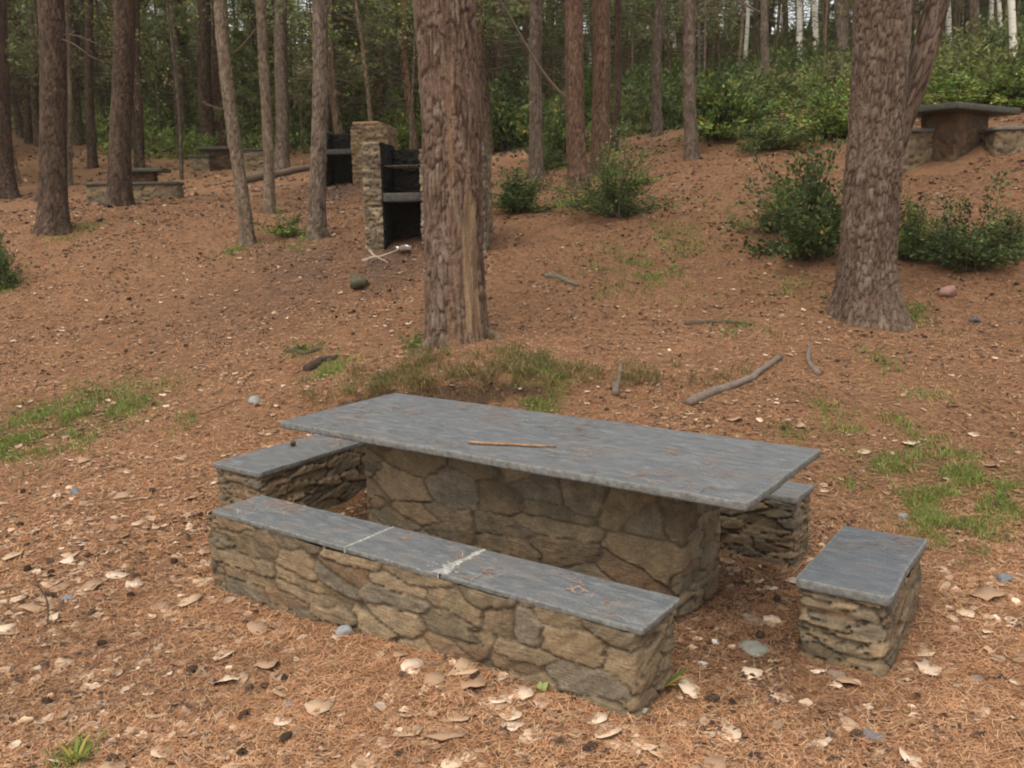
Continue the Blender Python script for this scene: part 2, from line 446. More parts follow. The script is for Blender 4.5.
def stone_wall(name, L, W, h, z0=-.15, res=.009, face=(.17, .085), end=(.15, .040), seed=1, cap=False, mat='stone', pal=PAL, depth=.020, lean=0., soot=(), bold=False):
    g = np.random.default_rng(seed)
    per = 2*(L+W); nu = max(24, int(per/res)); nv = max(6, int((h-z0)/res)+1)
    u = np.arange(nu)/nu*per; v = np.linspace(z0, h, nv)
    def path(u):
        px = np.where(u < L, -L/2+u, np.where(u < L+W, L/2, np.where(u < 2*L+W, L/2-(u-L-W), -L/2)))
        py = np.where(u < L, -W/2, np.where(u < L+W, -W/2+(u-L), np.where(u < 2*L+W, W/2, W/2-(u-2*L-W))))
        return px, py
    px, py = path(u); rc = min(.03, W*.3)
    qx = np.clip(px, -L/2+rc, L/2-rc); qy = np.clip(py, -W/2+rc, W/2-rc)
    nx, ny = px-qx, py-qy; nn = np.hypot(nx, ny)+1e-9; nx /= nn; ny /= nn
    px, py = qx+nx*rc, qy+ny*rc
    S = []
    for u0, u1, (a, b) in ((0, L, face), (L, L+W, end), (L+W, 2*L+W, face), (2*L+W, per, end)):
        y = z0; row = 0
        while y < h+b:
            bb = b*g.uniform(.75, 1.35); x = u0+g.uniform(-.3, .6)*a
            while x < u1:
                aa = a*g.choice([.45, .8, 1., 1.3, 1.8])*g.uniform(.85, 1.15)
                big = g.uniform()
                if big < .20:        # a thin bedded stone or two in place of a block
                    for q in (.2, .75): S.append((x+aa*g.uniform(.3, .7), y+bb*q, a*1.25, b*.62))
                elif big > .28:      # else a block (or a gap that its neighbours fill)
                    S.append((x+aa*.5, y+bb*.5+g.uniform(-.55, .55)*b, a*g.uniform(.85, 1.15), b*g.uniform(.85, 1.15)))
                x += aa
            y += bb
    S = np.array(S); k = len(S)
    U, Vv = np.meshgrid(u, v); uf, vf = U.ravel(), Vv.ravel()
    bu = np.where((uf < L) | ((uf > L+W) & (uf < 2*L+W)), face[1], end[1]); kb = np.clip(bu/.10, .30, 1.)
    th = uf/per*2*math.pi; wx, wy = np.cos(th)*per/6.28, np.sin(th)*per/6.28
    w1 = fbm(wx*6+vf*5, wy*6+vf*4, seed, 3); w2 = fbm(wx*6-vf*4+31, wy*6+vf*5, seed+9, 3)
    hf = fbm(wx*34+vf*27, wy*34+vf*31, seed+17, 2)
    su = uf+w1*.050+hf*.016; sv = vf+(w2*.032-hf*.010)*kb
    F1 = np.empty(len(uf)); F2 = np.empty(len(uf)); I = np.empty(len(uf), int)
    for i in range(0, len(uf), 8000):
        du = su[i:i+8000, None]-S[None, :, 0]; du = (du+per/2) % per-per/2
        dv = sv[i:i+8000, None]-S[None, :, 1]
        d = np.sqrt((du/S[None, :, 2])**2+(dv/S[None, :, 3])**2)
        I[i:i+8000] = d.argmin(1)
        p = np.partition(d, 1, 1); F1[i:i+8000] = p[:, 0]; F2[i:i+8000] = p[:, 1]
    e = F2-F1
    st = sstep(.01, .09, e+.04*fbm(wx*20+vf*15, wy*20+vf*18, seed+21, 2))
    flat = np.where((S[:, 3] < .055) | bold, 1., .8)      # edge-laid stones stand out more than faced ones
    ch = g.uniform(-.007, .010, k)*flat; tx = g.uniform(-.06, .06, k)*flat; ty = g.uniform(-.10, .10, k)*flat
    du = (su-S[I, 0]+per/2) % per-per/2; dv = sv-S[I, 1]
    rough = fbm(wx*28+vf*22, wy*28+vf*31, seed+3, 4)*.008
    disp = -depth*(.60+.40*(flat[I] > .9))*(1-st)+st*(ch[I]+du*tx[I]+dv*ty[I])+rough*(.5+.5*st)+.010*fbm(wx*3+vf, wy*3+vf*2, seed+5, 2)
    iu = np.tile(np.arange(nu), nv)
    X = px[iu]+nx[iu]*disp; Y = py[iu]+ny[iu]*disp; Z = vf+rough*.3+lean*0
    cp = pal[g.integers(0, len(pal), k)]*g.uniform(.82, 1.18, (k, 1))
    mort = np.array((.098, .076, .053))
    C = cp[I]*st[:, None]+mort*(1-st[:, None])
    V = np.stack([X, Y, Z], 1); q = grid_quads(nu, nv, True)
    faces = []
    if cap:
        cols = np.zeros(nu, bool)
        for f0 in soot:
            lo, hi = ((0, L), (L, L+W), (L+W, 2*L+W), (2*L+W, per))[f0]; cols |= (u >= lo-.02) & (u <= hi+.02)
        mi = np.concatenate([np.tile(cols, nv-1), np.zeros(2*nu, bool)]).astype(int)
        inner = np.stack([qx*.9, qy*.9, np.full(nu, h)+.012*vn(qx*9, qy*9, seed)], 1)
        V = np.vstack([V, inner, [[0, 0, h]]]); C = np.vstack([C, np.tile(pal.mean(0), (nu+1, 1))])
        b0 = (nv-1)*nu; c0 = nv*nu; i = np.arange(nu); j = (i+1) % nu
        q = np.vstack([q, np.stack([b0+i, b0+j, c0+j, c0+i], 1)])
        tr = np.stack([c0+i, c0+j, np.full(nu, len(V)-1)], 1)
        return mesh(name, V, quads=q, tris=tr, col=C, mats=[M[mat], M['soot']], mat_idx=mi)
    return mesh(name, V, quads=q, col=C, mats=[M[mat]])

def slab(name, L, W, t, mat, seed=1, chip=.011, res=.014):
    """sawn slate slab, top at z=0, underside at -t, with a hand-broken edge"""
    g = np.random.default_rng(seed)
    per = 2*(L+W); n = max(40, int(per/res)); u = np.arange(n)/n*per
    px = np.where(u < L, -L/2+u, np.where(u < L+W, L/2, np.where(u < 2*L+W, L/2-(u-L-W), -L/2)))
    py = np.where(u < L, -W/2, np.where(u < L+W, -W/2+(u-L), np.where(u < 2*L+W, W/2, W/2-(u-2*L-W))))
    rc = .012
    qx = np.clip(px, -L/2+rc, L/2-rc); qy = np.clip(py, -W/2+rc, W/2-rc)
    nx, ny = px-qx, py-qy; nn = np.hypot(nx, ny)+1e-9; nx /= nn; ny /= nn
    px, py = qx+nx*rc, qy+ny*rc
    low = fbm(px*3+seed, py*3, seed, 3)*chip
    rings = []
    for k, (inset, z, am) in enumerate([(.25, -t, 0), (.006, -t, .3), (.002, -t+.003, 1), (.0, -t*.7, 1), (.001, -t*.4, 1), (.0, -.0035, 1), (.003, -.0003, .8), (.008, 0, .3), (.05, 0, 0)]):
        ins = min(inset, W*.4)
        nz = fbm(px*17+k*.9, py*17+k*1.3, seed+k//3, 4)*.0040*am + low*(1 if am else 0)
        ax = np.clip(px, -L/2+ins, L/2-ins) if ins > .02 else px-nx*ins
        ay = np.clip(py, -W/2+ins, W/2-ins) if ins > .02 else py-ny*ins
        zz = np.full(n, z)+(fbm(px*25, py*25, seed+40+k//3, 2)*.0018*am)
        rings.append(np.stack([ax+nx*nz, ay+ny*nz, zz], 1))
    V = np.vstack(rings); m = len(rings)
    q = grid_quads(n, m, True)
    # top fill: regular grid so the surface can undulate a touch
    faces = [list(range((m-1)*n, m*n)), list(range(n-1, -1, -1))]
    mi = np.concatenate([np.repeat([0, 1, 1, 1, 1, 1, 1, 0], n), [0, 0]])
    return mesh(name, V, quads=q, faces=faces, mats=[M[mat], M['slate_edge'] if mat in ('slate', 'slate_bench', 'slate_stool') else M[mat]], mat_idx=mi, smooth=False)

YAW = -.6206
TH, BH = .724, .3928
FOOT = []      # (cx, cy, yaw, half length, half width): ground covered by masonry

def seat(name, cx, cy, L, W, yaw, h, label, seed, t=.027, end=(.15, .04), face=(.17, .085), inset=.012, mat='slate_bench', slabs=None, group='stone seats around the near table', wx=0.):
    r = empty(name, (cx, cy, 0), yaw)
    tag(r, label, 'bench', group)
    obj('wall', stone_wall('bench_wall', L-2*inset, W-2*inset, h-t+.007, seed=seed, end=end, face=face), r, (wx, 0, 0))
    FOOT.append((cx, cy, yaw, L/2, W/2))
    for k, (a, b) in enumerate(slabs or [(-L/2, L/2)]):
        obj('slab', slab('seat_slab', b-a, W, t, mat, seed*7+k), r, ((a+b)/2, 0, h), (g_t(seed, k)*.006, g_t(seed, k+5)*.004, 0))
    return r

def g_t(a, b):
    return math.sin(a*12.9898+b*78.233)

# the table
tb = empty('picnic_table', (.0717, 4.4169, 0), YAW)
tag(tb, 'large slate-topped stone picnic table with a stick lying on it', 'table')
obj('pedestal', stone_wall('pedestal_wall', 1.94, .45, TH-.030, seed=3, face=(.30, .135), end=(.16, .07)), tb, (-.05, .075, 0))
obj('tabletop', slab('table_slab', 2.6746, .9391, .037, 'slate', 5), tb, (0, 0, TH))
FOOT.append((.03, 4.45, YAW, 1.0, .28))
# front bench: three slabs with two mortar joints
bx, by, bl, bw = -.4472, 3.7195, 2.40, .318
fb = seat('stone_bench', bx, by, bl, bw, YAW, BH, 'long stone bench in front with three slabs and white mortar joints', 11,
          end=(.15, .045), face=(.27, .125), inset=-.004, wx=-.034, slabs=[(-bl/2, -.262-.005), (-.262+.005, .272-.006), (.272+.006, bl/2)])
def joint(xa, wa, seed, smear):
    P = Parts(); g = np.random.default_rng(seed)
    n = 70; m = 9; ys = np.linspace(-bw/2+.001, bw/2-.001, n)
    sm = .30+.7*sstep(.06, -.13, ys) if smear else 0*ys
    wl = wa*(1+.5*fbm(ys*45, ys*0, seed, 3))+sm*.020*np.clip(1+2.2*fbm(ys*30, ys*0, seed+1, 4), .1, 3)
    wr = wa*(1+.5*fbm(ys*45, ys*0+9, seed, 3))+sm*.024*np.clip(1+2.2*fbm(ys*30, ys*0+5, seed+1, 4), .1, 3)
    k = np.linspace(-1, 1, m)
    V = []
    for i, y in enumerate(ys):
        xs = np.where(k < 0, k*wl[i], k*wr[i])+.006*vn(y*9, 0, seed+2)
        zz = .0016*(1-np.abs(k)**3)+.0012*vn(xs*120, y*120+0*xs, seed)*(np.abs(k) < .9)-.0006
        V.append(np.stack([xs, np.full(m, y), zz], 1))
    P.add(np.concatenate(V), grid_quads(m, n))
    zs = np.linspace(-.001, -.027, 14); wf = min(wa, .0062)*(1+.3*fbm(zs*80, zs*0, seed+4, 2))     # mortar in the gap, a touch behind the slab edge
    V = np.array([(q*wf[i], -bw/2+.0035, z) for i, z in enumerate(zs) for q in (-1, -.3, .3, 1)])
    P.add(V, grid_quads(4, 14)[:, ::-1])
    for q in range(smear):     # spilled dabs near the joint
        cx, cy = g.normal(-.01, .045), -bw/2+abs(g.normal(0, .05))+.016
        r = g.uniform(.002, .007); a = np.linspace(0, 6.28, 11)[:-1]; rr = r*g.uniform(.5, 1.4, 10)
        V = np.vstack([np.stack([cx+rr*1.5*np.cos(a), cy+rr*np.sin(a), np.full(10, .0004)], 1), [[cx, cy, .0014]]])
        P.add(V, t=np.array([[i, (i+1) % 10, 10] for i in range(10)]))
    return obj('mortar_joint', P.build('mortar', [M['mortar']]), fb, (xa, 0, BH))
joint(-.262, .0062, 5, 0); joint(.272, .0085, 8, 14)
# the other seats
seat('stone_bench', 1.4749, 3.5755, .3587, .7286, YAW+.0226, .3695, 'short slate-topped stone seat standing alone at the right end of the table', 23, t=.042,
     face=(.18, .044), end=(.17, .048), mat='slate_stool')
seat('stone_bench', -1.298, 5.473, .4183, 1.10, YAW+.0122, .4074, 'short slate-topped stone seat with a pine cone on it at left table end', 31, t=.033, face=(.18, .05), end=(.22, .05))
seat('stone_bench', .5549, 5.1643, 2.38, .2843, YAW, .3806, 'stone bench half hidden behind the slate tabletop', 43, t=.038, face=(.18, .05), end=(.15, .032))

def in_foot(x, y, pad=0.):
    m = np.zeros(np.shape(x), bool)
    for cx, cy, a, hl, hw in FOOT:
        dx, dy = x-cx, y-cy
        m |= (np.abs(dx*math.cos(a)+dy*math.sin(a)) < hl+pad) & (np.abs(-dx*math.sin(a)+dy*math.cos(a)) < hw+pad)
    return m

# far picnic sets: (table corner px etc. are on the slope behind)
def far_table(x, y, yaw, L, W, h, label, seed, pl=.55, pw=.5, mat='slate_far', thick=.085):
    z = tz(x, y); r = empty('picnic_table', (x, y, z), yaw)
    tag(r, label, 'table')
    obj('pedestal', stone_wall('pedestal_wall', L*pl, W*pw, h-thick, z0=-.35, res=.025, seed=seed, face=(.2, .1), end=(.2, .1), pal=PAL*np.array((.62, .52, .5)), bold=True, depth=.035), r)
    obj('tabletop', slab('table_slab', L, W, thick, mat, seed, .02, .05), r, (0, 0, h))
    FOOT.append((x, y, yaw, L/2, W/2))
def far_bench(x, y, yaw, L, W, h, label, seed, mat='slate_far'):
    z = tz(x, y); r = empty('stone_bench', (x, y, z), yaw)
    tag(r, label, 'bench')
    obj('wall', stone_wall('bench_wall', L, W, h-.05, z0=-.4, res=.025, seed=seed, face=(.22, .1), end=(.2, .1), bold=True, depth=.03), r)
    obj('slab', slab('seat_slab', L+.06, W+.06, .05, mat, seed, .02, .05), r, (0, 0, h))
    FOOT.append((x, y, yaw, L/2, W/2))
p = ground(968, 156); far_table(p[0]-.05, p[1]+.35, .62, 1.75, 1.0, .58, 'mossy-topped stone table beyond the forked pine at upper right', 61, .5, .55)
p = ground(926, 164); far_bench(p[0]-.02, p[1]+.2, .3, 1.10, .42, .43, 'stone bench beside the forked pine left of the far table', 62, 'slate')
p = ground(1010, 156); far_bench(p[0]+.42, p[1]+.15, -.1, 1.25, .42, .25, 'stone bench right of the far mossy table at picture edge', 63, 'slate')
p = ground(130, 202); far_bench(p[0]+.05, p[1]+.2, .10, 1.75, .45, .38, 'low stone bench behind the thick trunk of the left wood', 64)
p = ground(131, 190); far_table(p[0]+.1, p[1]+.4, .1, 1.25, .8, .44, 'dark stone table behind the low bench in the left wood', 65)
p = ground(222, 170); far_table(p[0]-.1, p[1]+.4, .15, 1.2, .9, .56, 'farthest dark stone table in the left wood beyond the log', 66, .6, .6)
p = ground(247, 170); far_bench(p[0]+.1, p[1]+.15, .1, 1.0, .5, .52, 'rough stone bench right of the farthest dark table', 67)
p = ground(206, 171); far_bench(p[0]-.1, p[1]+.0, .05, .55, .5, .42, 'rough short stone seat left of the farthest dark table', 68)

# ------------------------------------------------------------------ barbecues
GREY = np.array([(.20, .18, .155), (.26, .235, .20), (.16, .145, .13), (.30, .27, .225), (.22, .19, .15)])*np.array((.72, .64, .55))
SOOTP = GREY*.12+.004
def wallpart(name, par, x0, x1, y0, y1, h, seed, pal=GREY, res=.016, z0=-.35, face=(.19, .058), cap=True, mat='stone', soot=()):
    return obj(name, stone_wall(name, x1-x0, y1-y0, h, z0=z0, res=res, face=face, end=face, seed=seed, cap=cap, pal=pal, depth=.03, mat=mat, soot=soot, bold=True), par, ((x0+x1)/2, (y0+y1)/2, 0))

p = ground(392, 252)
b1 = empty('stone_barbecue', (p[0], p[1], p[2]), -.10)
tag(b1, 'sooty double-bay stone barbecue half hidden behind the thick central pine', 'barbecue', 'stone barbecues')
H1 = 1.34
wallpart('side_wall', b1, -.34, -.08, 0, .75, H1, 71, soot=(1,))
wallpart('side_wall', b1, .38, .55, 0, .75, H1-.10, 72, soot=(1, 3))
wallpart('side_wall', b1, 1.00, 1.20, 0, .75, H1, 73, soot=(3,))
wallpart('back_wall', b1, -.085, 1.02, .55, .76, H1-.06, 74, mat='soot')
for xa, xb in ((-.09, .39), (.54, 1.01)):
    obj('hearth_slab', slab('hearth', xb-xa, .60, .11, 'sootslab', 75, .015, .04), b1, ((xa+xb)/2, .29, .72))
    P = Parts()
    for k in range(8):
        xx = xa+.02+(xb-xa-.04)*k/7
        P.add(*tube([(xx, .06, 1.05), (xx, .54, 1.05)], .007, 5))
    P.add(*tube([(xa, .08, 1.05), (xb, .08, 1.05)], .012, 6)); P.add(*tube([(xa, .5, 1.05), (xb, .5, 1.05)], .012, 6))
    obj('grill', P.build('grill', [M['iron']]), b1)
p = ground(350, 185)
b2 = empty('stone_barbecue', (p[0], p[1], p[2]), -.12)
tag(b2, 'farther blackened stone barbecue with an orange stone on its top', 'barbecue', 'stone barbecues')
H2 = 1.13
wallpart('side_wall', b2, -.64, -.52, 0, .8, H2-.05, 81, GREY, .03, mat='soot')
wallpart('back_wall', b2, -.53, .10, .6, .8, H2-.05, 82, GREY, .03, mat='soot')
wallpart('side_wall', b2, .05, .84, 0, .8, H2+.03, 83, GREY*np.array((1.05, .95, .8)), .022, soot=(3,))
wallpart('side_wall', b2, .08, .74, .1, .7, H2+.09, 84, GREY*np.array((1.05, .95, .8)), .022)
obj('hearth_slab', slab('hearth', .60, .62, .10, 'sootslab', 85, .015, .05), b2, (-.23, .29, .72))
obj('coping', slab('coping_stone', .55, .5, .04, 'redstone', 86, .03, .05), b2, (.34, .4, H2+.135))

# ------------------------------------------------------------------ bark and trunks
def cell2(u, v, per, seed):
    """jittered-grid cells on a cylinder (u wraps after per cells): edge distance, cell id"""
    iu, iv = np.floor(u).astype(np.int64), np.floor(v).astype(np.int64)
    F1 = np.full(len(u), 9.); F2 = np.full(len(u), 9.); I = np.zeros(len(u))
    for du in (-1, 0, 1):
        for dv in (-1, 0, 1):
            cu, cv = iu+du, iv+dv; w = cu % per
            jx = cu+.5+(_hash(w, cv, seed)-.5)*.95; jy = cv+.5+(_hash(w, cv, seed+1)-.5)*.95
            d = np.hypot(u-jx, v-jy)
            c = d < F1
            F2 = np.where(c, F1, np.minimum(F2, d)); I = np.where(c, _hash(w, cv, seed+2), I); F1 = np.where(c, d, F1)
    return F2-F1, I

def trunk_mesh(name, path, rad, zmax, res, plates, furrow, pal, seed, mat, vis=4.2, flare=.30, lobes=5, scar=None, twist=.0, swell=0.):
    """trunk along path(z) with radius rad(z); z rises from -.3. Plates of bark are real relief."""
    r0 = rad(0.)
    zs = [-.30]
    while zs[-1] < zmax:
        zs.append(zs[-1]+(res if zs[-1] < vis else res*6))
    zs = np.array(zs); nu = max(12, int(2*math.pi*r0/res)); a = np.arange(nu)/nu*2*math.pi
    A, Z = np.meshgrid(a, zs); A = A.ravel(); Z = Z.ravel()
    r = np.array([rad(z) for z in zs]); r = np.repeat(r, nu)
    fl = np.exp(-np.maximum(Z, -.1)/.28)
    lob = np.cos(A*lobes+seed)*.5+np.cos(A*(lobes-2)+seed*2.3)*.5
    r = r*(1+flare*fl*(1+.55*lob)+.035*lob*np.exp(-np.maximum(Z, 0)/2.5)+.05*swell*vn(Z*2.2, A*0, seed))
    ncu = max(5, int(round(2*math.pi*r0/plates[0])))
    wx, wy = np.cos(A)*r0, np.sin(A)*r0
    cu = A/(2*math.pi)*ncu+.95*fbm(wx*5+Z*2.1, wy*5+Z*1.7, seed, 3)+twist*Z
    cv = Z/plates[1]+1.1*fbm(wx*7+7, wy*7+Z*2.2, seed+4, 3)
    e, I = cell2(cu, cv, ncu, seed)
    fade = .32*np.clip(fbm(wx*9+Z*4, wy*9+Z*5, seed+14, 2), 0, 1)
    st = sstep(.0, .30, e+fade)
    cc, ss = np.cos(A)*ncu/6.28, np.sin(A)*ncu/6.28
    rid = np.abs(fbm(cc*1.3+fbm(wx*4, wy*4+Z*3, seed+2, 2), ss*1.3+Z*1.1, seed+31, 3))
    st = st*(.45+.55*sstep(.0, .11, rid))
    flake = fbm(wx*32+Z*4, wy*32+Z*9, seed+7, 4)
    lay = fbm(wx*15+Z*5, wy*15+Z*24, seed+9, 3)
    disp = -furrow*(1-st)+furrow*.7*(I-.5)*st+flake*furrow*.45+lay*furrow*.45*st
    rough = flake
    pal = np.asarray(pal)
    t = np.clip(.5+.5*(I-.5)+1.1*flake+.5*lay, 0, 1)[:, None]
    C = pal[0]*(1-t)+pal[1]*t
    lit = sstep(.08, .45, fbm(wx*16+Z*3, wy*16+Z*5, seed+12, 3))[:, None]
    C = C*(1-.55*lit)+pal[2]*.55*lit
    k = (1-st)[:, None]*.8
    C = C*(1-k)+pal[3]*k*.75
    if scar is not None:
        m, sc, sd = scar(A, Z, wx, wy)
        C = C*(1-m[:, None])+sc*m[:, None]; disp = disp*(1-m)+sd*m
    P = np.array([path(z) for z in zs]); P = np.repeat(P, nu, 0)
    V = np.stack([P[:, 0]+np.cos(A)*(r+disp), P[:, 1]+np.sin(A)*(r+disp), Z], 1)
    return mesh(name, V, quads=grid_quads(nu, len(zs), True), col=C, mats=[M[mat]])

PAL_MAIN = [(.105, .068, .050), (.178, .122, .092), (.235, .182, .142), (.058, .030, .021)]
PAL_FORK = [(.108, .074, .055), (.165, .120, .092), (.235, .19, .152), (.040, .024, .017)]
PALS = {'dark': [(.058, .039, .029), (.098, .066, .050), (.145, .106, .080), (.028, .019, .014)],
        'grey': [(.110, .080, .062), (.160, .122, .096), (.22, .178, .142), (.050, .036, .026)],
        'pink': [(.140, .105, .076), (.200, .155, .114), (.27, .215, .165), (.075, .050, .035)],
        'red': [(.108, .062, .043), (.158, .096, .068), (.21, .145, .108), (.050, .030, .020)]}

# ------------------------------------------------------------------ crowns
def tufts(P, pos, dirs, n, ln, wd, cols, g, spread=.9, m=0):
    """n needle blades round each position"""
    k = len(pos); pos = np.repeat(pos, n, 0); dirs = np.repeat(dirs, n, 0); cols = np.repeat(cols, n, 0)
    d = dirs+g.normal(0, spread, (k*n, 3)); d /= np.linalg.norm(d, axis=1)[:, None]+1e-9
    s = np.cross(d, g.normal(0, 1, (k*n, 3))); s /= np.linalg.norm(s, axis=1)[:, None]+1e-9
    L = ln*g.uniform(.6, 1.3, (k*n, 1)); w = wd*g.uniform(.7, 1.3, (k*n, 1))
    pos = pos+d*L*.1
    V = np.stack([pos, pos+d*L*.5+s*w*.5, pos+d*L, pos+d*L*.5-s*w*.5], 1).reshape(-1, 3)
    q = np.arange(k*n*4).reshape(-1, 4)
    c = cols*g.uniform(.75, 1.3, (k*n, 1))
    P.add(V, q, col=np.repeat(c, 4, 0), m=m)

def crown_mesh(name, seed, zdead, zlive, ztop, rmax, nl, green, n_t=8, ln=.16, wd=.035, per_limb=30, dead=14, droop=.15, path=None, bias=1.):
    g = np.random.default_rng(seed); P = Parts(); path = path or (lambda z: (0., 0.))
    green = np.array(green)
    def limb(z, az, L, r, up, wig):
        n = 7; t = np.linspace(0, 1, n)[:, None]
        d = np.array([math.cos(az), math.sin(az), 0]); side = np.array([-d[1], d[0], 0])
        b = path(z)
        return np.array([b[0], b[1], z])+d*L*t+np.array([0, 0, 1.])*(up*L*t-droop*L*t**2)+side*wig*L*np.sin(t*3.1)*.3
    for i in range(dead):
        z = g.uniform(zdead, zlive+.8); L = g.uniform(.5, 1.9); Pp = limb(z, g.uniform(0, 6.28), L, 0, g.uniform(-.15, .35), g.normal(0, .4))
        P.add(*tube(Pp, np.linspace(.016, .004, 7), 4), m=0)
        for k in range(g.integers(1, 5)):
            j = g.integers(2, 6); q = Pp[j]; e = q+np.array([g.normal(0, .3), g.normal(0, .3), g.normal(0, .15)])*L*.5
            P.add(*tube([q, (q+e)/2+g.normal(0, .02, 3), e], [.006, .004, .002], 3), m=0)
    for i in range(nl):
        f = g.uniform(0, 1)**bias; z = zlive+(ztop-zlive)*f
        L = rmax*(1-.72*f)*g.uniform(.55, 1.1)
        az = i*2.4+g.normal(0, .4); Pp = limb(z, az, L, 0, g.uniform(.0, .35), g.normal(0, .4))
        P.add(*tube(Pp, np.linspace(.022, .004, 7), 4), m=0)
        # side sprays
        T = g.uniform(.30, 1.0, per_limb); j = np.clip((T*6).astype(int), 0, 5); fr = (T*6-j)[:, None]
        base = Pp[j]*(1-fr)+Pp[j+1]*fr
        ax = Pp[-1]-Pp[0]; ax /= np.linalg.norm(ax); sd = np.cross(ax, [0, 0, 1.])
        off = sd*(g.uniform(-1, 1, (per_limb, 1))*L*.34*(1.15-T[:, None]))+np.array([0, 0, 1])*g.normal(0, .07, (per_limb, 1))*L
        pos = base+off; dr = off/(np.linalg.norm(off, axis=1)[:, None]+1e-6)*.6+ax*.7
        c = green*g.uniform(.7, 1.35)*np.ones((per_limb, 1))
        tufts(P, pos, dr, n_t, ln, wd, c, g, .55, m=1)
    return P.build(name, [M['twig'], M['needle']], smooth=False)

G1, G2, G3 = (.130, .155, .062), (.155, .172, .070), (.185, .190, .088)
CROWNS = [crown_mesh('pine_crown', 100+i, zd, zl, 12.5, rm, int(nl*.52), gr, 6, .15, .028, 30, int(dd*1.3), .18, bias=1.5)
          for i, (zd, zl, rm, nl, gr, dd) in enumerate([(1.4, 3.0, 2.6, 50, G1, 30), (1.2, 2.2, 2.3, 58, G2, 26), (1.6, 3.8, 2.8, 46, G1, 34), (1.0, 1.7, 2.1, 64, G3, 22), (1.6, 4.6, 2.4, 40, G2, 40)])]
HIGH = [crown_mesh('high_crown', 120+i, 4.6, 6.2, 12.0, 2.6, 26, G2, 6, .18, .04, 24, 6, .12) for i in range(2)]

# ------------------------------------------------------------------ the pines one can tell apart
def lean_path(bx, tx_, h):
    """leans until height h, then straightens up"""
    return lambda z: (tx_*min(z, h)/h+(.35*tx_*(z-h)/h if z > h else 0)+.03*math.sin(z*1.3+bx*3), .02*math.sin(z*1.1+bx))

def named_pine(label, bx_, by_, tpx, dpx, pal, seed, res=None, plates=(.05, .16), furrow=.008, branches=(), high=True, height=12., Y=None, tpy=0, taper=.035, scar=None, pal_c=None, kids=None, crown=None, **kw):
    p = ground(bx_, by_)
    q = at(tpx, tpy, p[1]); dz = q[2]-p[2]
    dist = np.linalg.norm(p-CAM); r0 = dpx/F*dist/2
    path = lean_path(p[0], q[0]-p[0], dz)
    res = res or max(.013, dist/F*1.05)
    t = empty('pine_tree', p); tag(t, label, 'tree', 'pines on the picnic slope')
    rad = lambda z: r0*max(.12, 1-taper*z-(.02*max(z-5, 0)))
    me = trunk_mesh('pine_trunk', path, rad, height, res, plates, furrow, pal_c or PALS[pal], seed, 'bark_near', vis=dz+.6, scar=scar, **kw)
    tr = obj('trunk', me, t)
    if crown is not None or high:
        c = path(5.)
        obj('crown', CROWNS[crown] if crown is not None else HIGH[seed % 2], t, (c[0], c[1], 0), (0, 0, seed*1.7))
    for (z, az, L, up, r) in branches:
        b = path(z); d = np.array([math.cos(az), math.sin(az), 0]); tt = np.linspace(0, 1, 8)[:, None]
        Pp = np.array([b[0], b[1], z])+d*(rad(z)*.6+L*tt)+np.array([0, 0, 1])*(up*L*tt+.12*L*np.sin(tt*4+seed))
        P = Parts(); P.add(*tube(Pp, np.linspace(r, r*.3, 8), 6), col=PALS['dark'][1])
        g = np.random.default_rng(seed+int(z*10))
        for k in range(3):
            s = Pp[3+k]; e = s+(d*g.uniform(.1, .4)+np.array([g.normal(0, .2), g.normal(0, .2), g.normal(0, .25)]))*L*.6
            P.add(*tube([s, (s+e)/2+g.normal(0, .02, 3), e], [r*.35, r*.25, r*.1], 4), col=PALS['dark'][1])
        obj('branch', P.build('dead_branch', [M['wood']]), t)
    return t, p, path, rad

# central pine with a stripped strip of pale wood low on its right side
def main_scar(A, Z, wx, wy):
    cam_a = math.atan2(-8., .44)                       # the side that faces the lens
    d = (A-cam_a+math.pi) % (2*math.pi)-math.pi
    n = fbm(d*6, Z*1.6, 77, 3)
    w = .30*sstep(1.5, .9, Z)*sstep(-.3, .15, Z)+.05
    c = .62-.05*Z
    m = sstep(.10, -.02, np.abs(d-c+.15*n)-w)*sstep(1.75, 1.25, Z+.9*n)
    m2 = sstep(.05, -.02, np.abs(d+.02+.22*n+.02*Z)-.13-.12*n)*sstep(2.5, 1.9, Z+.8*n)*.55
    streak = fbm(d*9+Z*.8, Z*2.6, 78, 4)*1.1
    s = np.clip(.5+streak, 0, 1)[:, None]
    c1 = np.array((.125, .080, .050))*(1-s)+np.array((.30, .205, .125))*s
    red = np.array((.17, .070, .038))
    k = np.clip(m2-m, 0, 1)[:, None]
    mm = np.maximum(m, m2)*(.35+.65*sstep(-.22, .12, fbm(d*7+3, Z*3.5, 79, 4)))
    col = c1*(1-k)+(red*(1-s)+np.array((.26, .15, .085))*s)*k
    return mm, col, -.022+.010*streak
mt, mp, mpath, mrad = named_pine('thick pine behind the slate table with a pale strip of bared wood', 460, 343, 441, 59, 'grey', 5, res=.011, plates=(.042, .19), furrow=.020,
                                 scar=main_scar, pal_c=PAL_MAIN, taper=.012, flare=.14, lobes=5)
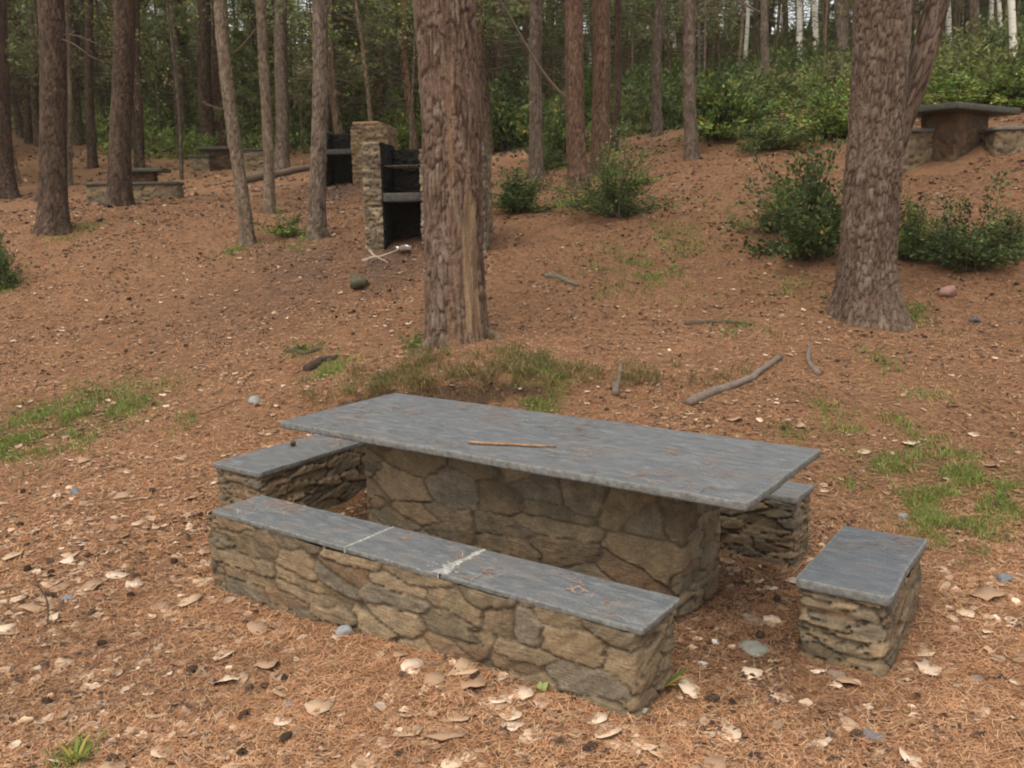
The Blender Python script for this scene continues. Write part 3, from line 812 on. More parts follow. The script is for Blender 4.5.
# roots that run down the little bank
for k, (az, L, r) in enumerate([(-2.75, .75, .06), (-.35, .55, .055)]):
    n = 14; tt = np.linspace(0, 1, n); g = np.random.default_rng(300+k)
    x = mp[0]+np.cos(az+.35*np.sin(tt*4+k))*(.16+L*tt); y = mp[1]+np.sin(az+.35*np.sin(tt*4+k))*(.16+L*tt)
    z = terrain(x, y)+.03*(1-tt)-.045*tt+.018*np.sin(tt*8+k)
    V, q = tube(np.stack([x-mp[0], y-mp[1], z-mp[2]], 1), r*(1-.75*tt)*(1+.2*vn(tt*9, tt*0, k)), 8)
    obj('root', mesh('root', V, quads=q, col=np.tile((.12, .085, .066), (len(V), 1)), mats=[M['wood']]), mt)

# forked pine on the right
ft, fp, fpath, frad = named_pine('stout forked pine with two stems on the right slope', 868, 316, 880, 47, 'grey', 9, res=.012, plates=(.036, .13), furrow=.014, pal_c=PAL_FORK, taper=.0, flare=.40, swell=1., lobes=4)
a0 = at(892, 150, fp[1]+.06)-fp; a1 = at(920, 65, fp[1]+.13)-fp; a2 = at(938, 0, fp[1]+.20)-fp
ks = np.concatenate([np.linspace(0, 1, 60), np.linspace(1.02, 4.5, 60)])
def forkpos(k):
    if k <= .5: return a0+(a1-a0)*k*2
    if k <= 1: return a1+(a2-a1)*(k-.5)*2
    return a2+(a2-a1)*(k-1)*2*np.array((.55, .55, 1.))
FPk = np.array([forkpos(k) for k in ks]); FPk[:3] += np.array([[-.09, 0, -.09], [-.05, 0, -.05], [-.02, 0, -.02]])
V, q = tube(FPk, np.linspace(.120, .100, 120)*np.concatenate([np.ones(60), np.linspace(1, .35, 60)]), 60)
aa = np.tile(np.arange(60)/60*6.283, 120); kk = np.repeat(ks, 60)
e, I = cell2(aa/6.283*14+.9*fbm(np.cos(aa)*2+kk*4, np.sin(aa)*2, 4, 2), kk*5+1.*fbm(np.cos(aa)*2, np.sin(aa)*2+kk*5, 6, 2), 14, 3)
st = sstep(.02, .26, e); cen = np.repeat(FPk, 60, 0)
V = cen+(V-cen)*(1+(-.075*(1-st)+.05*(I-.5)*st)[:, None])
pf = np.array(PAL_FORK); C = (pf[0]*(1-I[:, None])+pf[1]*I[:, None])*st[:, None]*.92+pf[3]*(1-st[:, None])
obj('stem', mesh('second_stem', V, quads=q, col=C, mats=[M['bark_near']]), ft)

NAMED = [
    ('dark straight pine with dead side branches at the left edge of the slope', 57, 231, 49, 23, 'dark', dict(branches=[(3.45, .05, .9, .12, .030), (2.75, -.1, 1.0, .02, .014), (2.7, -.35, .9, -.2, .014), (2.3, 3.0, .3, .1, .012), (3.2, .6, .6, .4, .01)])),
    ('dark thick pine standing in front of the low bench in the left wood', 121, 206, 123, 19.5, 'dark', {}),
    ('dark pine cut by the left picture edge', 4, 198, -6, 19, 'dark', {}),
    ('slim leaning pine with pinkish bark left of the barbecues', 246, 245, 221, 12.5, 'pink', dict(branches=[(1.9, 2.9, .5, .02, .010), (2.6, .4, .8, .8, .013)])),
    ('slim pine with an orange upper trunk above the small fern', 268, 213, 263, 10, 'pink', {}),
    ('straight grey-brown pine behind the fallen log', 281, 170, 282, 13, 'grey', {}),
    ('grey knotty pine right beside the farther barbecue', 320, 237, 318, 15.5, 'grey', dict(branches=[(2.2, 2.6, .35, .1, .012), (1.9, .3, .4, .0, .010)])),
    ('dark pine of a close pair behind the leaning pinkish pine', 208, 152, 203, 13, 'dark', {}),
    ('reddish pine of a close pair behind the leaning pinkish pine', 220, 151, 216, 11, 'red', {}),
    ('grey slender pine rising behind the farther barbecue', 391, 150, 388, 9, 'grey', {}),
    ('thin dark pine just left of the grey one behind the barbecue', 381, 150, 384, 6.5, 'dark', {}),
    ('pale pinkish slim pine between the two dark left pines', 68, 186, 64, 9, 'pink', {}),
    ('dark pine deep in the wood behind the low bench', 92, 168, 88, 8, 'dark', {}),
    ('dark slender pine just right of the thick left pine', 139, 168, 136, 8, 'dark', {}),
    ('straight grey pine between the central pine and the twin trunks', 534, 178, 538, 13, 'grey', dict(branches=[(3.0, 2.7, .6, .7, .022)])),
    ('left trunk of the reddish twin pines with a leaning dead limb', 580, 187, 572, 18.5, 'red', dict(branches=[(1.45, 2.75, 1.35, 1.25, .035)])),
    ('right trunk of the reddish twin pines above the round shrub', 602, 174, 599, 17.5, 'red', {}),
    ('thin dark bent pine right of the twin trunks', 614, 152, 619, 7, 'dark', dict(branches=[(3.0, .5, .7, .5, .018)])),
    ('slender curved grey pine among shrubs right of the twins', 657, 136, 659, 9.5, 'grey', {}),
    ('straight slim brown pine standing clear on the open slope', 692, 158, 689, 12, 'grey', {}),
    ('thin grey pine beside the small sandy gap in the shrubs', 767, 106, 765, 8, 'grey', dict(branches=[(2.2, 2.6, 1.9, 1.0, .03)])),
    ('slim brown pine behind the shrubs left of the forked pine', 843, 82, 840, 9, 'grey', {}),
    ('slim brown pine rising behind the far mossy table', 975, 70, 973, 8, 'grey', {}),
    ('dark slim pine seen just right of the central trunk', 497, 150, 500, 7, 'dark', {}),
    ('brown pine half hidden right behind the central trunk', 476, 152, 478, 11, 'red', {}),
    ('slim dark pine between the orange pine and the log', 327, 150, 332, 5, 'dark', {}),
]
for i, (lab, bx_, by_, tpx, d, pal, kw) in enumerate(NAMED):
    named_pine(lab, bx_, by_, tpx, d, pal, 20+i, plates=(.04, .16), furrow=.010, taper=.03, flare=.32, **kw)

# birches
def birch(px, py, tpx, d, label, seed):
    p = ground(px, py); q = at(tpx, 0, p[1]); dist = np.linalg.norm(p-CAM)
    t = empty('birch_tree', p); tag(t, label, 'tree', 'white birches' if seed < 420 else 'slender far birches')
    n = 24; zs = np.linspace(-.3, 11, n); r0 = d/F*dist/2; dz = q[2]-p[2]
    Pp = np.stack([(q[0]-p[0])*zs/dz+.04*np.sin(zs*1.2+seed), .05*np.sin(zs+seed), zs], 1)
    V, qd = tube(Pp, r0*(1-.05*np.maximum(zs, 0)), 12)
    obj('trunk', mesh('birch_trunk', V, quads=qd, mats=[M['birch']]), t)
    g = np.random.default_rng(seed); P = Parts()
    for k in range(26):
        z = g.uniform(3.2, 10.5); az = g.uniform(0, 6.28); L = g.uniform(.6, 1.8)
        b = np.array([np.interp(z, zs, Pp[:, 0]), np.interp(z, zs, Pp[:, 1]), z]); tt = np.linspace(0, 1, 5)[:, None]
        Q = b+np.array([math.cos(az), math.sin(az), 0])*L*tt+np.array([0, 0, 1])*L*(.5*tt-.3*tt**2)
        P.add(*tube(Q, np.linspace(.012, .003, 5), 3), m=0)
        pos = Q[1+g.integers(0, 4, 26)]+g.normal(0, .22, (26, 3))
        tufts(P, pos, g.normal(0, 1, (26, 3)), 2, .07, .055, np.tile((.12, .125, .04), (26, 1))*g.uniform(.7, 1.5, (26, 1)), g, 1., m=1)
    obj('crown', P.build('birch_crown', [M['twig'], M['leafy']], False), t)
for i, a in enumerate([(407, 108, 407, 6, 'white birch trunk showing left of the central pine'), (799, 78, 799, 6, 'bright white birch trunk right of the thin pine and dead limb'),
                       (816, 62, 814, 5.5, 'pale birch second from the thin pine and dead limb'), (949, 62, 948, 5, 'pale birch just right of the forked pine'),
                       (1014, 76, 1012, 6, 'bright white birch behind the bench at right picture edge'), (990, 52, 992, 4, 'thin white birch beside the brown pine behind the mossy table'),
                       (625, 68, 626, 5, 'pale birch glimpsed over the dark shrub right of the twin trunks')]):
    birch(*a, 400+i)
for i, (px, py, tpx, d) in enumerate([(700, 66, 702, 3.5), (735, 60, 733, 3), (862, 60, 866, 3.5), (962, 56, 966, 3.5), (1003, 60, 999, 3.5), (925, 58, 921, 3), (745, 70, 748, 4), (675, 72, 672, 3.5), (590, 80, 588, 3.5), (160, 120, 158, 3)]):
    birch(px, py, tpx, d, 'far slender pale birch among the dark pines of the back wood', 420+i)

# ------------------------------------------------------------------ the wood behind: many slender pines
def bg_trunk(name, seed, r0, mat):
    g = np.random.default_rng(seed); n = 26; zs = np.linspace(-.5, 13, n)
    a, b = g.uniform(.4, 1.1, 2); k = g.uniform(-.03, .03)
    Pp = np.stack([.10*np.sin(zs*a+seed)+k*zs, .10*np.sin(zs*b+seed*2), zs], 1); Pp[:, :2] -= Pp[1, :2]
    V, q = tube(Pp, r0*(1-.062*np.maximum(zs, 0))*(1+.3*np.exp(-np.maximum(zs, 0)/.3)), 12)
    return mesh(name, V, quads=q, mats=[M[mat]])
BGT = [bg_trunk('far_trunk', 500+i, r*.88, m) for i, (r, m) in enumerate([(.16, 'bark_dark'), (.13, 'bark_grey'), (.11, 'bark_pink'), (.17, 'bark_grey'), (.09, 'bark_grey'), (.14, 'bark_red'), (.07, 'bark_pink')])]
placed = [tuple(ground(n[1], n[2])[:2]) for n in NAMED]
proto = {}
cnt = 0; tries = 0
while cnt < 272 and tries < 9000:
    tries += 1
    y = 19+58*rng.uniform()**1.15; x = rng.uniform(-.70, .66)*y
    if (y < 24 and x/y > -.2) or (y < 33 and x/y > .12): continue
    mind = 1.0 if y > 26 else 1.8
    if any((x-a)**2+(y-b)**2 < mind**2 for a, b in placed): continue
    if in_foot(np.array([x]), np.array([y]), .9)[0]: continue
    sx = 512+F*x/y
    if 90 < sx < 300 and y < 30: continue
    placed.append((x, y)); cnt += 1
    ti = rng.integers(0, len(BGT)); ci = rng.choice([0, 1, 2, 3, 4], p=[.2, .25, .15, .25, .15])
    s = rng.uniform(.85, 1.2)
    if cnt == 1:
        t = empty('pine_tree', (x, y, tz(x, y)), rng.uniform(0, 6.28), s)
        tag(t, 'slender pine among many in the dense wood at the back', 'tree', 'slender pines of the wood behind')
        tr = obj('trunk', BGT[ti], t); cr = obj('crown', CROWNS[ci], t); proto = (t, tr, cr)
    else:
        t = proto[0].copy(); COL.objects.link(t); t.location = (x, y, tz(x, y)); t.rotation_euler = (R_(rng.normal(0, 1.2)), R_(rng.normal(0, 1.2)), rng.uniform(0, 6.28)); t.scale = (s,)*3
        tr = proto[1].copy(); tr.data = BGT[ti]; tr.parent = t; COL.objects.link(tr)
        cr = proto[2].copy(); cr.data = CROWNS[ci]; cr.parent = t; COL.objects.link(cr); cr.rotation_euler = (0, 0, rng.uniform(0, 6.28))

# young conifers that fill the wood at eye height
YNG = [crown_mesh('young_crown', 140+i, .2, .5, 4.6, 1.35, 52, gr, 6, .13, .030, 34, 4, .12) for i, gr in enumerate([(.130, .160, .055), (.160, .175, .068), (.110, .145, .050)])]
_zs = np.linspace(-.3, 4.9, 14); _V, _q = tube(np.stack([.03*np.sin(_zs*2), .03*np.cos(_zs*1.7), _zs], 1), .045*(1-.19*np.maximum(_zs, 0)), 7)
YT = mesh('young_trunk', _V, quads=_q, mats=[M['bark_grey']])
ny = 0; ypr = None; tries = 0
while ny < 44 and tries < 3000:
    tries += 1
    y = rng.uniform(25, 62); x = rng.uniform(-.68, .64)*y
    if any((x-a)**2+(y-b)**2 < .8 for a, b in placed) or in_foot(np.array([x]), np.array([y]), 1.6)[0]: continue
    if x/y > .05 and y < 34: continue
    placed.append((x, y)); ny += 1; sc_ = rng.uniform(.6, 1.25)
    if ypr is None:
        t = empty('young_pine_tree', (x, y, tz(x, y)), 0, sc_); tag(t, 'young bushy pine under the taller trees of the back wood', 'tree', 'young pines of the back wood')
        ypr = (t, obj('trunk', YT, t), obj('crown', YNG[0], t))
    else:
        t = ypr[0].copy(); COL.objects.link(t); t.location = (x, y, tz(x, y)); t.rotation_euler = (0, 0, rng.uniform(0, 6.28)); t.scale = (sc_,)*3
        tr = ypr[1].copy(); tr.parent = t; COL.objects.link(tr)
        cr = ypr[2].copy(); cr.data = YNG[ny % 3]; cr.parent = t; COL.objects.link(cr)

# thin young broadleaf poles between the pines
def pole_crown(seed, cols):
    g = np.random.default_rng(seed); P = Parts()
    for k in range(24):
        z = g.uniform(1.2, 7.6); az = g.uniform(0, 6.28); L = g.uniform(.4, 1.2); tt = np.linspace(0, 1, 5)[:, None]
        Q = np.array([0, 0, z])+np.array([math.cos(az), math.sin(az), 0])*L*tt+np.array([0, 0, 1])*L*(.6*tt-.2*tt**2)
        P.add(*tube(Q, np.linspace(.010, .003, 5), 3), m=0)
        if z > 2.2:
            pos = Q[1+g.integers(0, 4, 20)]+g.normal(0, .15, (20, 3)); c = np.array(cols)[g.integers(0, len(cols), 20)]
            tufts(P, pos, g.normal(0, 1, (20, 3)), 2, .075, .055, c*g.uniform(.7, 1.3, (20, 1)), g, 1., m=1)
    return P.build('pole_leaves', [M['twig'], M['leafy']], False)
PCR = [pole_crown(900, [(.16, .20, .05), (.20, .21, .06)]), pole_crown(901, [(.24, .19, .07), (.18, .20, .05)]), pole_crown(902, [(.13, .18, .05)])]
PTR = []
for i, m in enumerate(('bark_grey', 'bark_pink', 'bark_dark')):
    _zs = np.linspace(-.4, 8.5, 20); _V, _q = tube(np.stack([.06*np.sin(_zs*.9+i), .06*np.cos(_zs*.7+i), _zs], 1), .048*(1-.09*np.maximum(_zs, 0)), 8); PTR.append(mesh('pole_trunk', _V, quads=_q, mats=[M[m]]))
npl = 0; ppr = None
while npl < 250:
    y = rng.uniform(21, 60); x = rng.uniform(-.66, .64)*y
    if x/y > -.1 and y < 28: continue
    if any((x-a)**2+(y-b)**2 < .35 for a, b in placed) or in_foot(np.array([x]), np.array([y]), .9)[0]: continue
    placed.append((x, y)); npl += 1; sc_ = rng.uniform(.75, 1.35)
    if ppr is None:
        t = empty('sapling_tree', (x, y, tz(x, y)), 0, sc_); tag(t, 'thin young pole tree squeezed between the pines of the back wood', 'tree', 'thin poles of the back wood')
        ppr = (t, obj('trunk', PTR[0], t), obj('crown', PCR[0], t))
    else:
        t = ppr[0].copy(); COL.objects.link(t); t.location = (x, y, tz(x, y)); t.rotation_euler = (R_(rng.normal(0, 2.5)), R_(rng.normal(0, 2.5)), rng.uniform(0, 6.28)); t.scale = (sc_,)*3
        tr = ppr[1].copy(); tr.parent = t; tr.data = PTR[npl % 3]; COL.objects.link(tr)
        cr = ppr[2].copy(); cr.data = PCR[rng.integers(0, 3)]; cr.parent = t; COL.objects.link(cr)

# ------------------------------------------------------------------ shrubs
def shrub_mesh(name, seed, n_st, n_lf, leaf, greens, spiky=.5, flat=.8):
    """dome about 1 m wide and flat m high: stems from the foot, leaves clustered along them"""
    g = np.random.default_rng(seed); P = Parts(); greens = np.array(greens)
    per = n_lf//n_st
    for i in range(n_st):
        az = g.uniform(0, 6.28); el = g.uniform(.12, 1.5); L = .5*g.choice([.45, .72, .98, 1.4], p=[.27, .3, .28, .15])*g.uniform(.85, 1.15+.3*spiky)
        d = np.array([math.cos(az)*math.cos(el), math.sin(az)*math.cos(el), math.sin(el)*flat*2*.85+.02])
        foot = np.array([g.normal(0, .07), g.normal(0, .07), -.03])
        tt = np.linspace(0, 1, 6)[:, None]
        Q = foot+d*L*tt+np.array([0, 0, 1])*(.10*L*np.sin(tt*3.1))+g.normal(0, .012, (6, 3))*tt
        P.add(*tube(Q, np.linspace(.006, .0015, 6), 3), m=0)
        T = 1-g.uniform(0, 1, per)**1.6*.72
        j = np.clip((T*5).astype(int), 0, 4); fr = (T*5-j)[:, None]
        pos = Q[j]*(1-fr)+Q[j+1]*fr+g.normal(0, .035, (per, 3))
        pos[:, 2] = np.maximum(pos[:, 2], .0)
        base = greens[g.integers(0, len(greens))]*g.uniform(.7, 1.3)
        tufts(P, pos, np.tile(d, (per, 1)), 1, leaf, leaf*.48, np.tile(base, (per, 1))*np.where(g.uniform(size=(per, 1)) < .10, 1.7, 1.)*np.where(g.uniform(size=(per, 1)) < .04, np.array([[2.6, 1.2, .9]]), 1.), g, .8, m=1)
    return P.build(name, [M['twig'], M['leafy']], smooth=False)
DG = [(.042, .066, .021), (.058, .086, .026), (.080, .110, .032)]
LG = [(.120, .175, .038), (.155, .205, .048), (.095, .145, .034)]
YG = [(.085, .105, .030), (.10, .125, .04), (.06, .085, .028)]
SHR = {'dark': [shrub_mesh('shrub_leaves', 600+i, 70, 5600, .050, DG) for i in range(2)],
       'fine': [shrub_mesh('shrub_leaves', 610+i, 80, 7000, .036, DG+LG[:1]) for i in range(2)],
       'light': [shrub_mesh('shrub_leaves', 620+i, 80, 6500, .048, LG) for i in range(2)],
       'far': [shrub_mesh('shrub_leaves', 630+i, 60, 6000, .055, DG+LG, .7) for i in range(3)],
       'low': [shrub_mesh('shrub_leaves', 640, 34, 1100, .075, DG+LG, 1., .6)],
       'yellow': [shrub_mesh('shrub_leaves', 650, 60, 4000, .05, YG, .8, .6)]}
def shrub(px, py, wpx, hpx, kind, label, i=0, group='green shrubs on the slope', name='shrub'):
    p = ground(px, py); dist = np.linalg.norm(p-CAM); w = wpx/F*dist; h = hpx/F*dist
    ms = SHR[kind]; me = ms[i % len(ms)]
    o = obj(name, me, None, p, (0, 0, i*1.9+px), (w, w, h/.85))
    tag(o, label, 'shrub', group); return o
for i, a in enumerate([
    (521, 213, 74, 40, 'dark', 'low dark shrub just right of the central pine'),
    (616, 216, 105, 62, 'fine', 'rounded dark shrub at the foot of the twin pines'),
    (803, 258, 118, 98, 'dark', 'big dark shrub left of the forked pine'),
    (772, 232, 60, 30, 'fine', 'low spreading shrub at the left of the big dark one'),
    (912, 258, 80, 58, 'fine', 'dark shrub partly behind the forked pine trunk'),
    (972, 270, 96, 56, 'dark', 'dark shrub right of the forked pine near the pink rock'),
    (1016, 258, 50, 40, 'fine', 'dark shrub cut by the right picture edge'),
    (286, 238, 46, 30, 'low', 'small bright fern-like shrub between two slim left pines'),
    (3, 290, 34, 42, 'dark', 'small dark shrub at the left picture edge'),
    (416, 349, 30, 20, 'low', 'small leafy shrub against the left foot of the central pine'),
    (770, 150, 75, 34, 'yellow', 'low yellowish shrub on the open slope below the taller thicket'),
    (645, 185, 30, 18, 'low', 'tiny shrub on the slope right of the twin pines'),
    (555, 168, 40, 22, 'yellow', 'low yellow-green tuft of shrub behind the straight grey pine')]):
    shrub(*a[:5], a[5], i)
# the thicket behind, each bush its own
k = 0
for i, (px, py, w, h, kind, lab) in enumerate([
    (725, 140, 100, 66, 'far', 'dense dark shrub right behind the slim clear-standing pine'),
    (835, 138, 100, 52, 'light', 'bright green shrub left of the forked pine in the thicket'),
    (640, 128, 70, 58, 'dark', 'dark conifer-like shrub right of the twin pines'),
    (505, 150, 110, 72, 'far', 'wide dark shrub behind the straight grey pine'),
    (560, 158, 80, 60, 'fine', 'dark shrub behind the left twin pine'),
    (960, 112, 120, 36, 'light', 'bright green shrub behind the far mossy table'),
    (1015, 110, 80, 40, 'far', 'dark green shrub behind the right far bench'),
    (345, 135, 90, 60, 'light', 'light green shrub behind the farther barbecue'),
    (290, 135, 60, 46, 'light', 'light green shrub behind the grey pine and the log'),
    (455, 140, 70, 60, 'far', 'green shrub directly behind the central pine'),
    (415, 142, 60, 62, 'fine', 'dark shrub behind the nearer barbecue')]):
    shrub(px, py, w, h, kind, lab, i, 'bushes of the thicket behind')
n0 = 0
for j in range(400):
    if n0 >= 70: break
    y = rng.uniform(26, 62); x = rng.uniform(-.62, .64)*y; sx = x/y
    if sx > .25 and y < 33: continue
    if sx < -.12 and y < 34: continue
    if rng.uniform() > (.35 if sx < -.1 else 1.): continue
    if in_foot(np.array([x]), np.array([y]), 1.2)[0]: continue
    kd = ['far', 'light', 'fine', 'far', 'light'][rng.integers(0, 5)]; me = SHR[kd][rng.integers(0, 2)]
    s = rng.uniform(1.1, 2.3); n0 += 1
    o = obj('shrub', me, None, (x, y, tz(x, y)-.05), (0, 0, rng.uniform(0, 6.28)), (s, s, s*rng.uniform(.7, 1.15)))
    tag(o, 'leafy green bush among many under the back wood', 'shrub', 'bushes under the back wood')

# undergrowth of the far wood, one uncountable mass
def undergrowth():
    g = np.random.default_rng(55); P = Parts()
    n = 150000; y = 20.5+79*g.uniform(size=n)**1.1; x = g.uniform(-.66, .66, n)*y
    dens = vn(x*.35, y*.35, 3)+.5*vn(x*1.1, y*1.1, 4)+.15*(x/y > -.12)+.13*sstep(.0, .12, x/y)
    kk = (dens > .06) & ((y > 28) | (x/y > .12)) & ~in_foot(x, y, .9); x, y = x[kk], y[kk]; hgt = g.uniform(0, 1, len(x))**1.6*(.5+1.5*np.clip(vn(x*.5, y*.5, 8)+.25, 0, 1))
    pos = np.stack([x, y, terrain(x, y)+hgt], 1)
    greens = np.array([(.110, .155, .040), (.155, .200, .052), (.090, .130, .036), (.19, .205, .065), (.17, .145, .065)])
    ci = np.clip(((vn(x*.25, y*.25, 12)+.5)*5).astype(int), 0, 4)
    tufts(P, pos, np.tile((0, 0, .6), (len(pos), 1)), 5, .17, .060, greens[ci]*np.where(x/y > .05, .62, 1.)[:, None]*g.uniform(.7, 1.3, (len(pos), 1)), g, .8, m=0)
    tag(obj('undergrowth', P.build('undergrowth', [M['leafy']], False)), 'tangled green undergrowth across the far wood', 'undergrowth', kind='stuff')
undergrowth()

# ------------------------------------------------------------------ small vegetation: grass
def grass():
    g = np.random.default_rng(66); VV = []; CC = []; 
    for cx, cy, r, s in GP:
        dist = math.hypot(cx, cy)
        n = int(min(2600, 2400*s*(r*r*3+.02)/max(.3, (dist/6)**1.2))*3.2)+30
        x = cx+g.normal(0, r*.55, n); y = cy+g.normal(0, r*.85, n)
        kk = (vn(x*5, y*5, 71)+.30*vn(x*17, y*17, 72) > -.02) & ~in_foot(x, y, .02); x, y = x[kk], y[kk]; n = len(x)
        if n == 0: continue
        h = g.uniform(.025, .075, n)*(1 if dist > 4 else .8); w = g.uniform(.0016, .0030, n)*max(1, dist/5.5)
        a = g.uniform(0, 6.28, n); b = g.uniform(0, 6.28, n); ln = g.uniform(.2, 1.1, n)*h
        p0 = np.stack([x, y, terrain(x, y)-.004], 1); sd = np.stack([np.cos(b), np.sin(b), 0*b], 1)*w[:, None]
        dr = np.stack([np.cos(a)*ln, np.sin(a)*ln, h], 1)
        m = p0+dr*np.array((.38, .38, .62)); t = p0+dr*np.array((1, 1, .92))
        V = np.stack([p0-sd, p0+sd, m+sd*.8, m-sd*.8, t], 1)
        base = np.array([(.125, .195, .036), (.165, .225, .050), (.205, .215, .070), (.21, .17, .08)])[g.choice(4, n, p=[.4, .35, .17, .08])]*g.uniform(.75, 1.2, (n, 1))
        VV.append(V); CC.append(np.repeat(base, 5, 0))
    for k in range(130):     # olive tussocks along the little bank and round the pine's foot
        cx = g.normal(-.35, .75); cy = 6.75+.10*abs(cx+.4)+abs(g.normal(0, .35))
        n = int(g.integers(15, 60)); r = g.uniform(.02, .07); x = cx+g.normal(0, r, n); y = cy+g.normal(0, r, n)
        h = g.uniform(.04, .12, n); w = g.uniform(.0020, .0035, n); a = g.uniform(3.4, 6.0, n); b = g.uniform(0, 6.28, n); ln = g.uniform(.5, 1.3, n)*h
        p0 = np.stack([x, y, terrain(x, y)-.006], 1); sd = np.stack([np.cos(b), np.sin(b), 0*b], 1)*w[:, None]
        dr = np.stack([np.cos(a)*ln, np.sin(a)*ln, h], 1); m = p0+dr*np.array((.4, .4, .75)); t = p0+dr*np.array((1, 1, .7))
        VV.append(np.stack([p0-sd, p0+sd, m+sd*.8, m-sd*.8, t], 1))
        base = np.array([(.17, .18, .055), (.23, .20, .085), (.30, .23, .11), (.36, .27, .145)])[g.choice(4, n)]*g.uniform(.7, 1.15, (n, 1))
        CC.append(np.repeat(base, 5, 0))
    V = np.concatenate(VV); n = len(V); V = V.reshape(-1, 3); i = np.arange(n)*5
    q = np.stack([i, i+1, i+2, i+3], 1); t = np.stack([i+3, i+2, i+4], 1)
    me = mesh('grass_blades', V, quads=q, tris=t, col=np.concatenate(CC), mats=[M['grass']])
    tag(obj('grass', me), 'short sparse green grass growing through the needles', 'grass', kind='stuff')
grass()

# ------------------------------------------------------------------ needle and leaf litter
def view_sample(g, n, y0, y1, p=1., side=.62):
    """ground points in front of the lens, denser near"""
    u = g.uniform(size=n)
    y = (y0**(1-p)+(y1**(1-p)-y0**(1-p))*u)**(1/(1-p)) if p != 1 else y0*(y1/y0)**u
    return g.uniform(-side, side, n)*(y+.25), y

SLABS = [(.0717, 4.4169, YAW, 2.6, .88, TH), (bx, by, YAW, 2.3, .28, BH), (1.4749, 3.5755, YAW+.0226, .32, .66, .3695), (-1.298, 5.473, YAW, .36, 1.0, .4074)]
def table_zone(x, y):  # mask of the table and seat area, where needles are tinted darker
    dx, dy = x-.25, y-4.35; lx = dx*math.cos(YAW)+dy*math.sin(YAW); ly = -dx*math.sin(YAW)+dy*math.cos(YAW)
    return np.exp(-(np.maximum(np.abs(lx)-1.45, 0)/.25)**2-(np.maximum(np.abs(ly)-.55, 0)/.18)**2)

def needles():
    g = np.random.default_rng(77)
    x, y = view_sample(g, 400000, 1.9, 19, 1.0)
    kk = ~in_foot(x, y, .01); x, y = x[kk], y[kk]
    z = terrain(x, y)+g.uniform(.003, .016, len(x)); dist = np.hypot(x, y)
    tilt = g.normal(0, .16, len(x))
    # clumps that fell on the slabs
    for cx, cy, a, L, W, h in SLABS:
        n = int(165*L*W+16); lx, ly = g.uniform(-L/2, L/2, n*4), g.uniform(-W/2, W/2, n*4)
        c = vn(lx*4.5, ly*5.5, 91)+.6*vn(lx*11, ly*11, 92) > .20; lx, ly = lx[c], ly[c]
        x = np.concatenate([x, cx+lx*math.cos(a)-ly*math.sin(a)]); y = np.concatenate([y, cy+lx*math.sin(a)+ly*math.cos(a)])
        z = np.concatenate([z, np.full(len(lx), h+.003)+g.uniform(0, .004, len(lx))]); tilt = np.concatenate([tilt, g.normal(0, .02, len(lx))])
    dist = np.hypot(x, y); n = len(x)
    a = g.uniform(0, 6.28, n); ln = g.uniform(.014, .036, n); w = g.uniform(.0007, .0013, n)*np.maximum(1, dist/4.)
    d = np.stack([np.cos(a)*ln, np.sin(a)*ln, np.sin(tilt)*ln], 1); s = np.stack([-np.sin(a)*w, np.cos(a)*w, 0*w], 1)
    p = np.stack([x, y, z], 1); bend = np.stack([-np.sin(a), np.cos(a), 0*a], 1)*(g.normal(0, .10, n)*ln)[:, None]
    V = np.stack([p-d-s, p-d+s, p+bend+s, p+bend-s, p+d+s*.6, p+d-s*.6], 1).reshape(-1, 3)
    i = np.arange(n)*6
    q = np.concatenate([np.stack([i, i+1, i+2, i+3], 1)[:, ::-1], np.stack([i+3, i+2, i+4, i+5], 1)[:, ::-1]])
    pal = np.array([(.43, .226, .118), (.335, .158, .079), (.51, .310, .175), (.235, .115, .062), (.50, .35, .22), (.115, .064, .038)])
    c = pal[g.choice(6, n, p=[.28, .26, .16, .16, .06, .08])]*g.uniform(.8, 1.2, (n, 1))*(1-.20*sstep(.02, .30, fbm(x*.9, y*.9, 131, 3))-.33*table_zone(x, y))[:, None]
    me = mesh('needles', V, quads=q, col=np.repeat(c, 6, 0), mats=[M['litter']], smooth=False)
    tag(obj('pine_needles', me), 'orange-brown fallen pine needles covering the forest floor', 'pine needles', kind='stuff')
needles()

def bark_bits():
    g = np.random.default_rng(78)
    x, y = view_sample(g, 36000, 1.9, 34, .9); kk = ~in_foot(x, y, .02) & (vn(x*2.2, y*2.2, 14)+.5*vn(x*7, y*7, 15) > -.12); x, y = x[kk], y[kk]; n = len(x)
    z = terrain(x, y)+.008; r = g.uniform(.005, .016, n)*np.maximum(1, np.hypot(x, y)/7)
    a = g.uniform(0, 6.28, (n, 1))+np.arange(5)[None]*1.257+g.normal(0, .2, (n, 5)); rr = r[:, None]*g.uniform(.5, 1.3, (n, 5))
    V = np.stack([x[:, None]+rr*np.cos(a)*1.3, y[:, None]+rr*np.sin(a), z[:, None]+rr*g.normal(0, .45, (n, 5))], 2)
    top = np.stack([x, y, z+r*.6], 1)[:, None]; V = np.concatenate([V, top], 1).reshape(-1, 3); i = np.arange(n)*6
    t = np.concatenate([np.stack([i+k, i+(k+1) % 5, i+5], 1) for k in range(5)])
    pal = np.array([(.040, .024, .018), (.075, .042, .030), (.12, .07, .048), (.20, .13, .085), (.32, .22, .15)])
    c = pal[g.choice(5, n, p=[.36, .28, .16, .12, .08])]
    tag(obj('bark_debris', mesh('bark_bits', V, tris=t, col=np.repeat(c, 6, 0), mats=[M['rock']], smooth=False)), 'dark crumbs of bark and cone scales strewn in the needles', 'debris', kind='stuff')
bark_bits()

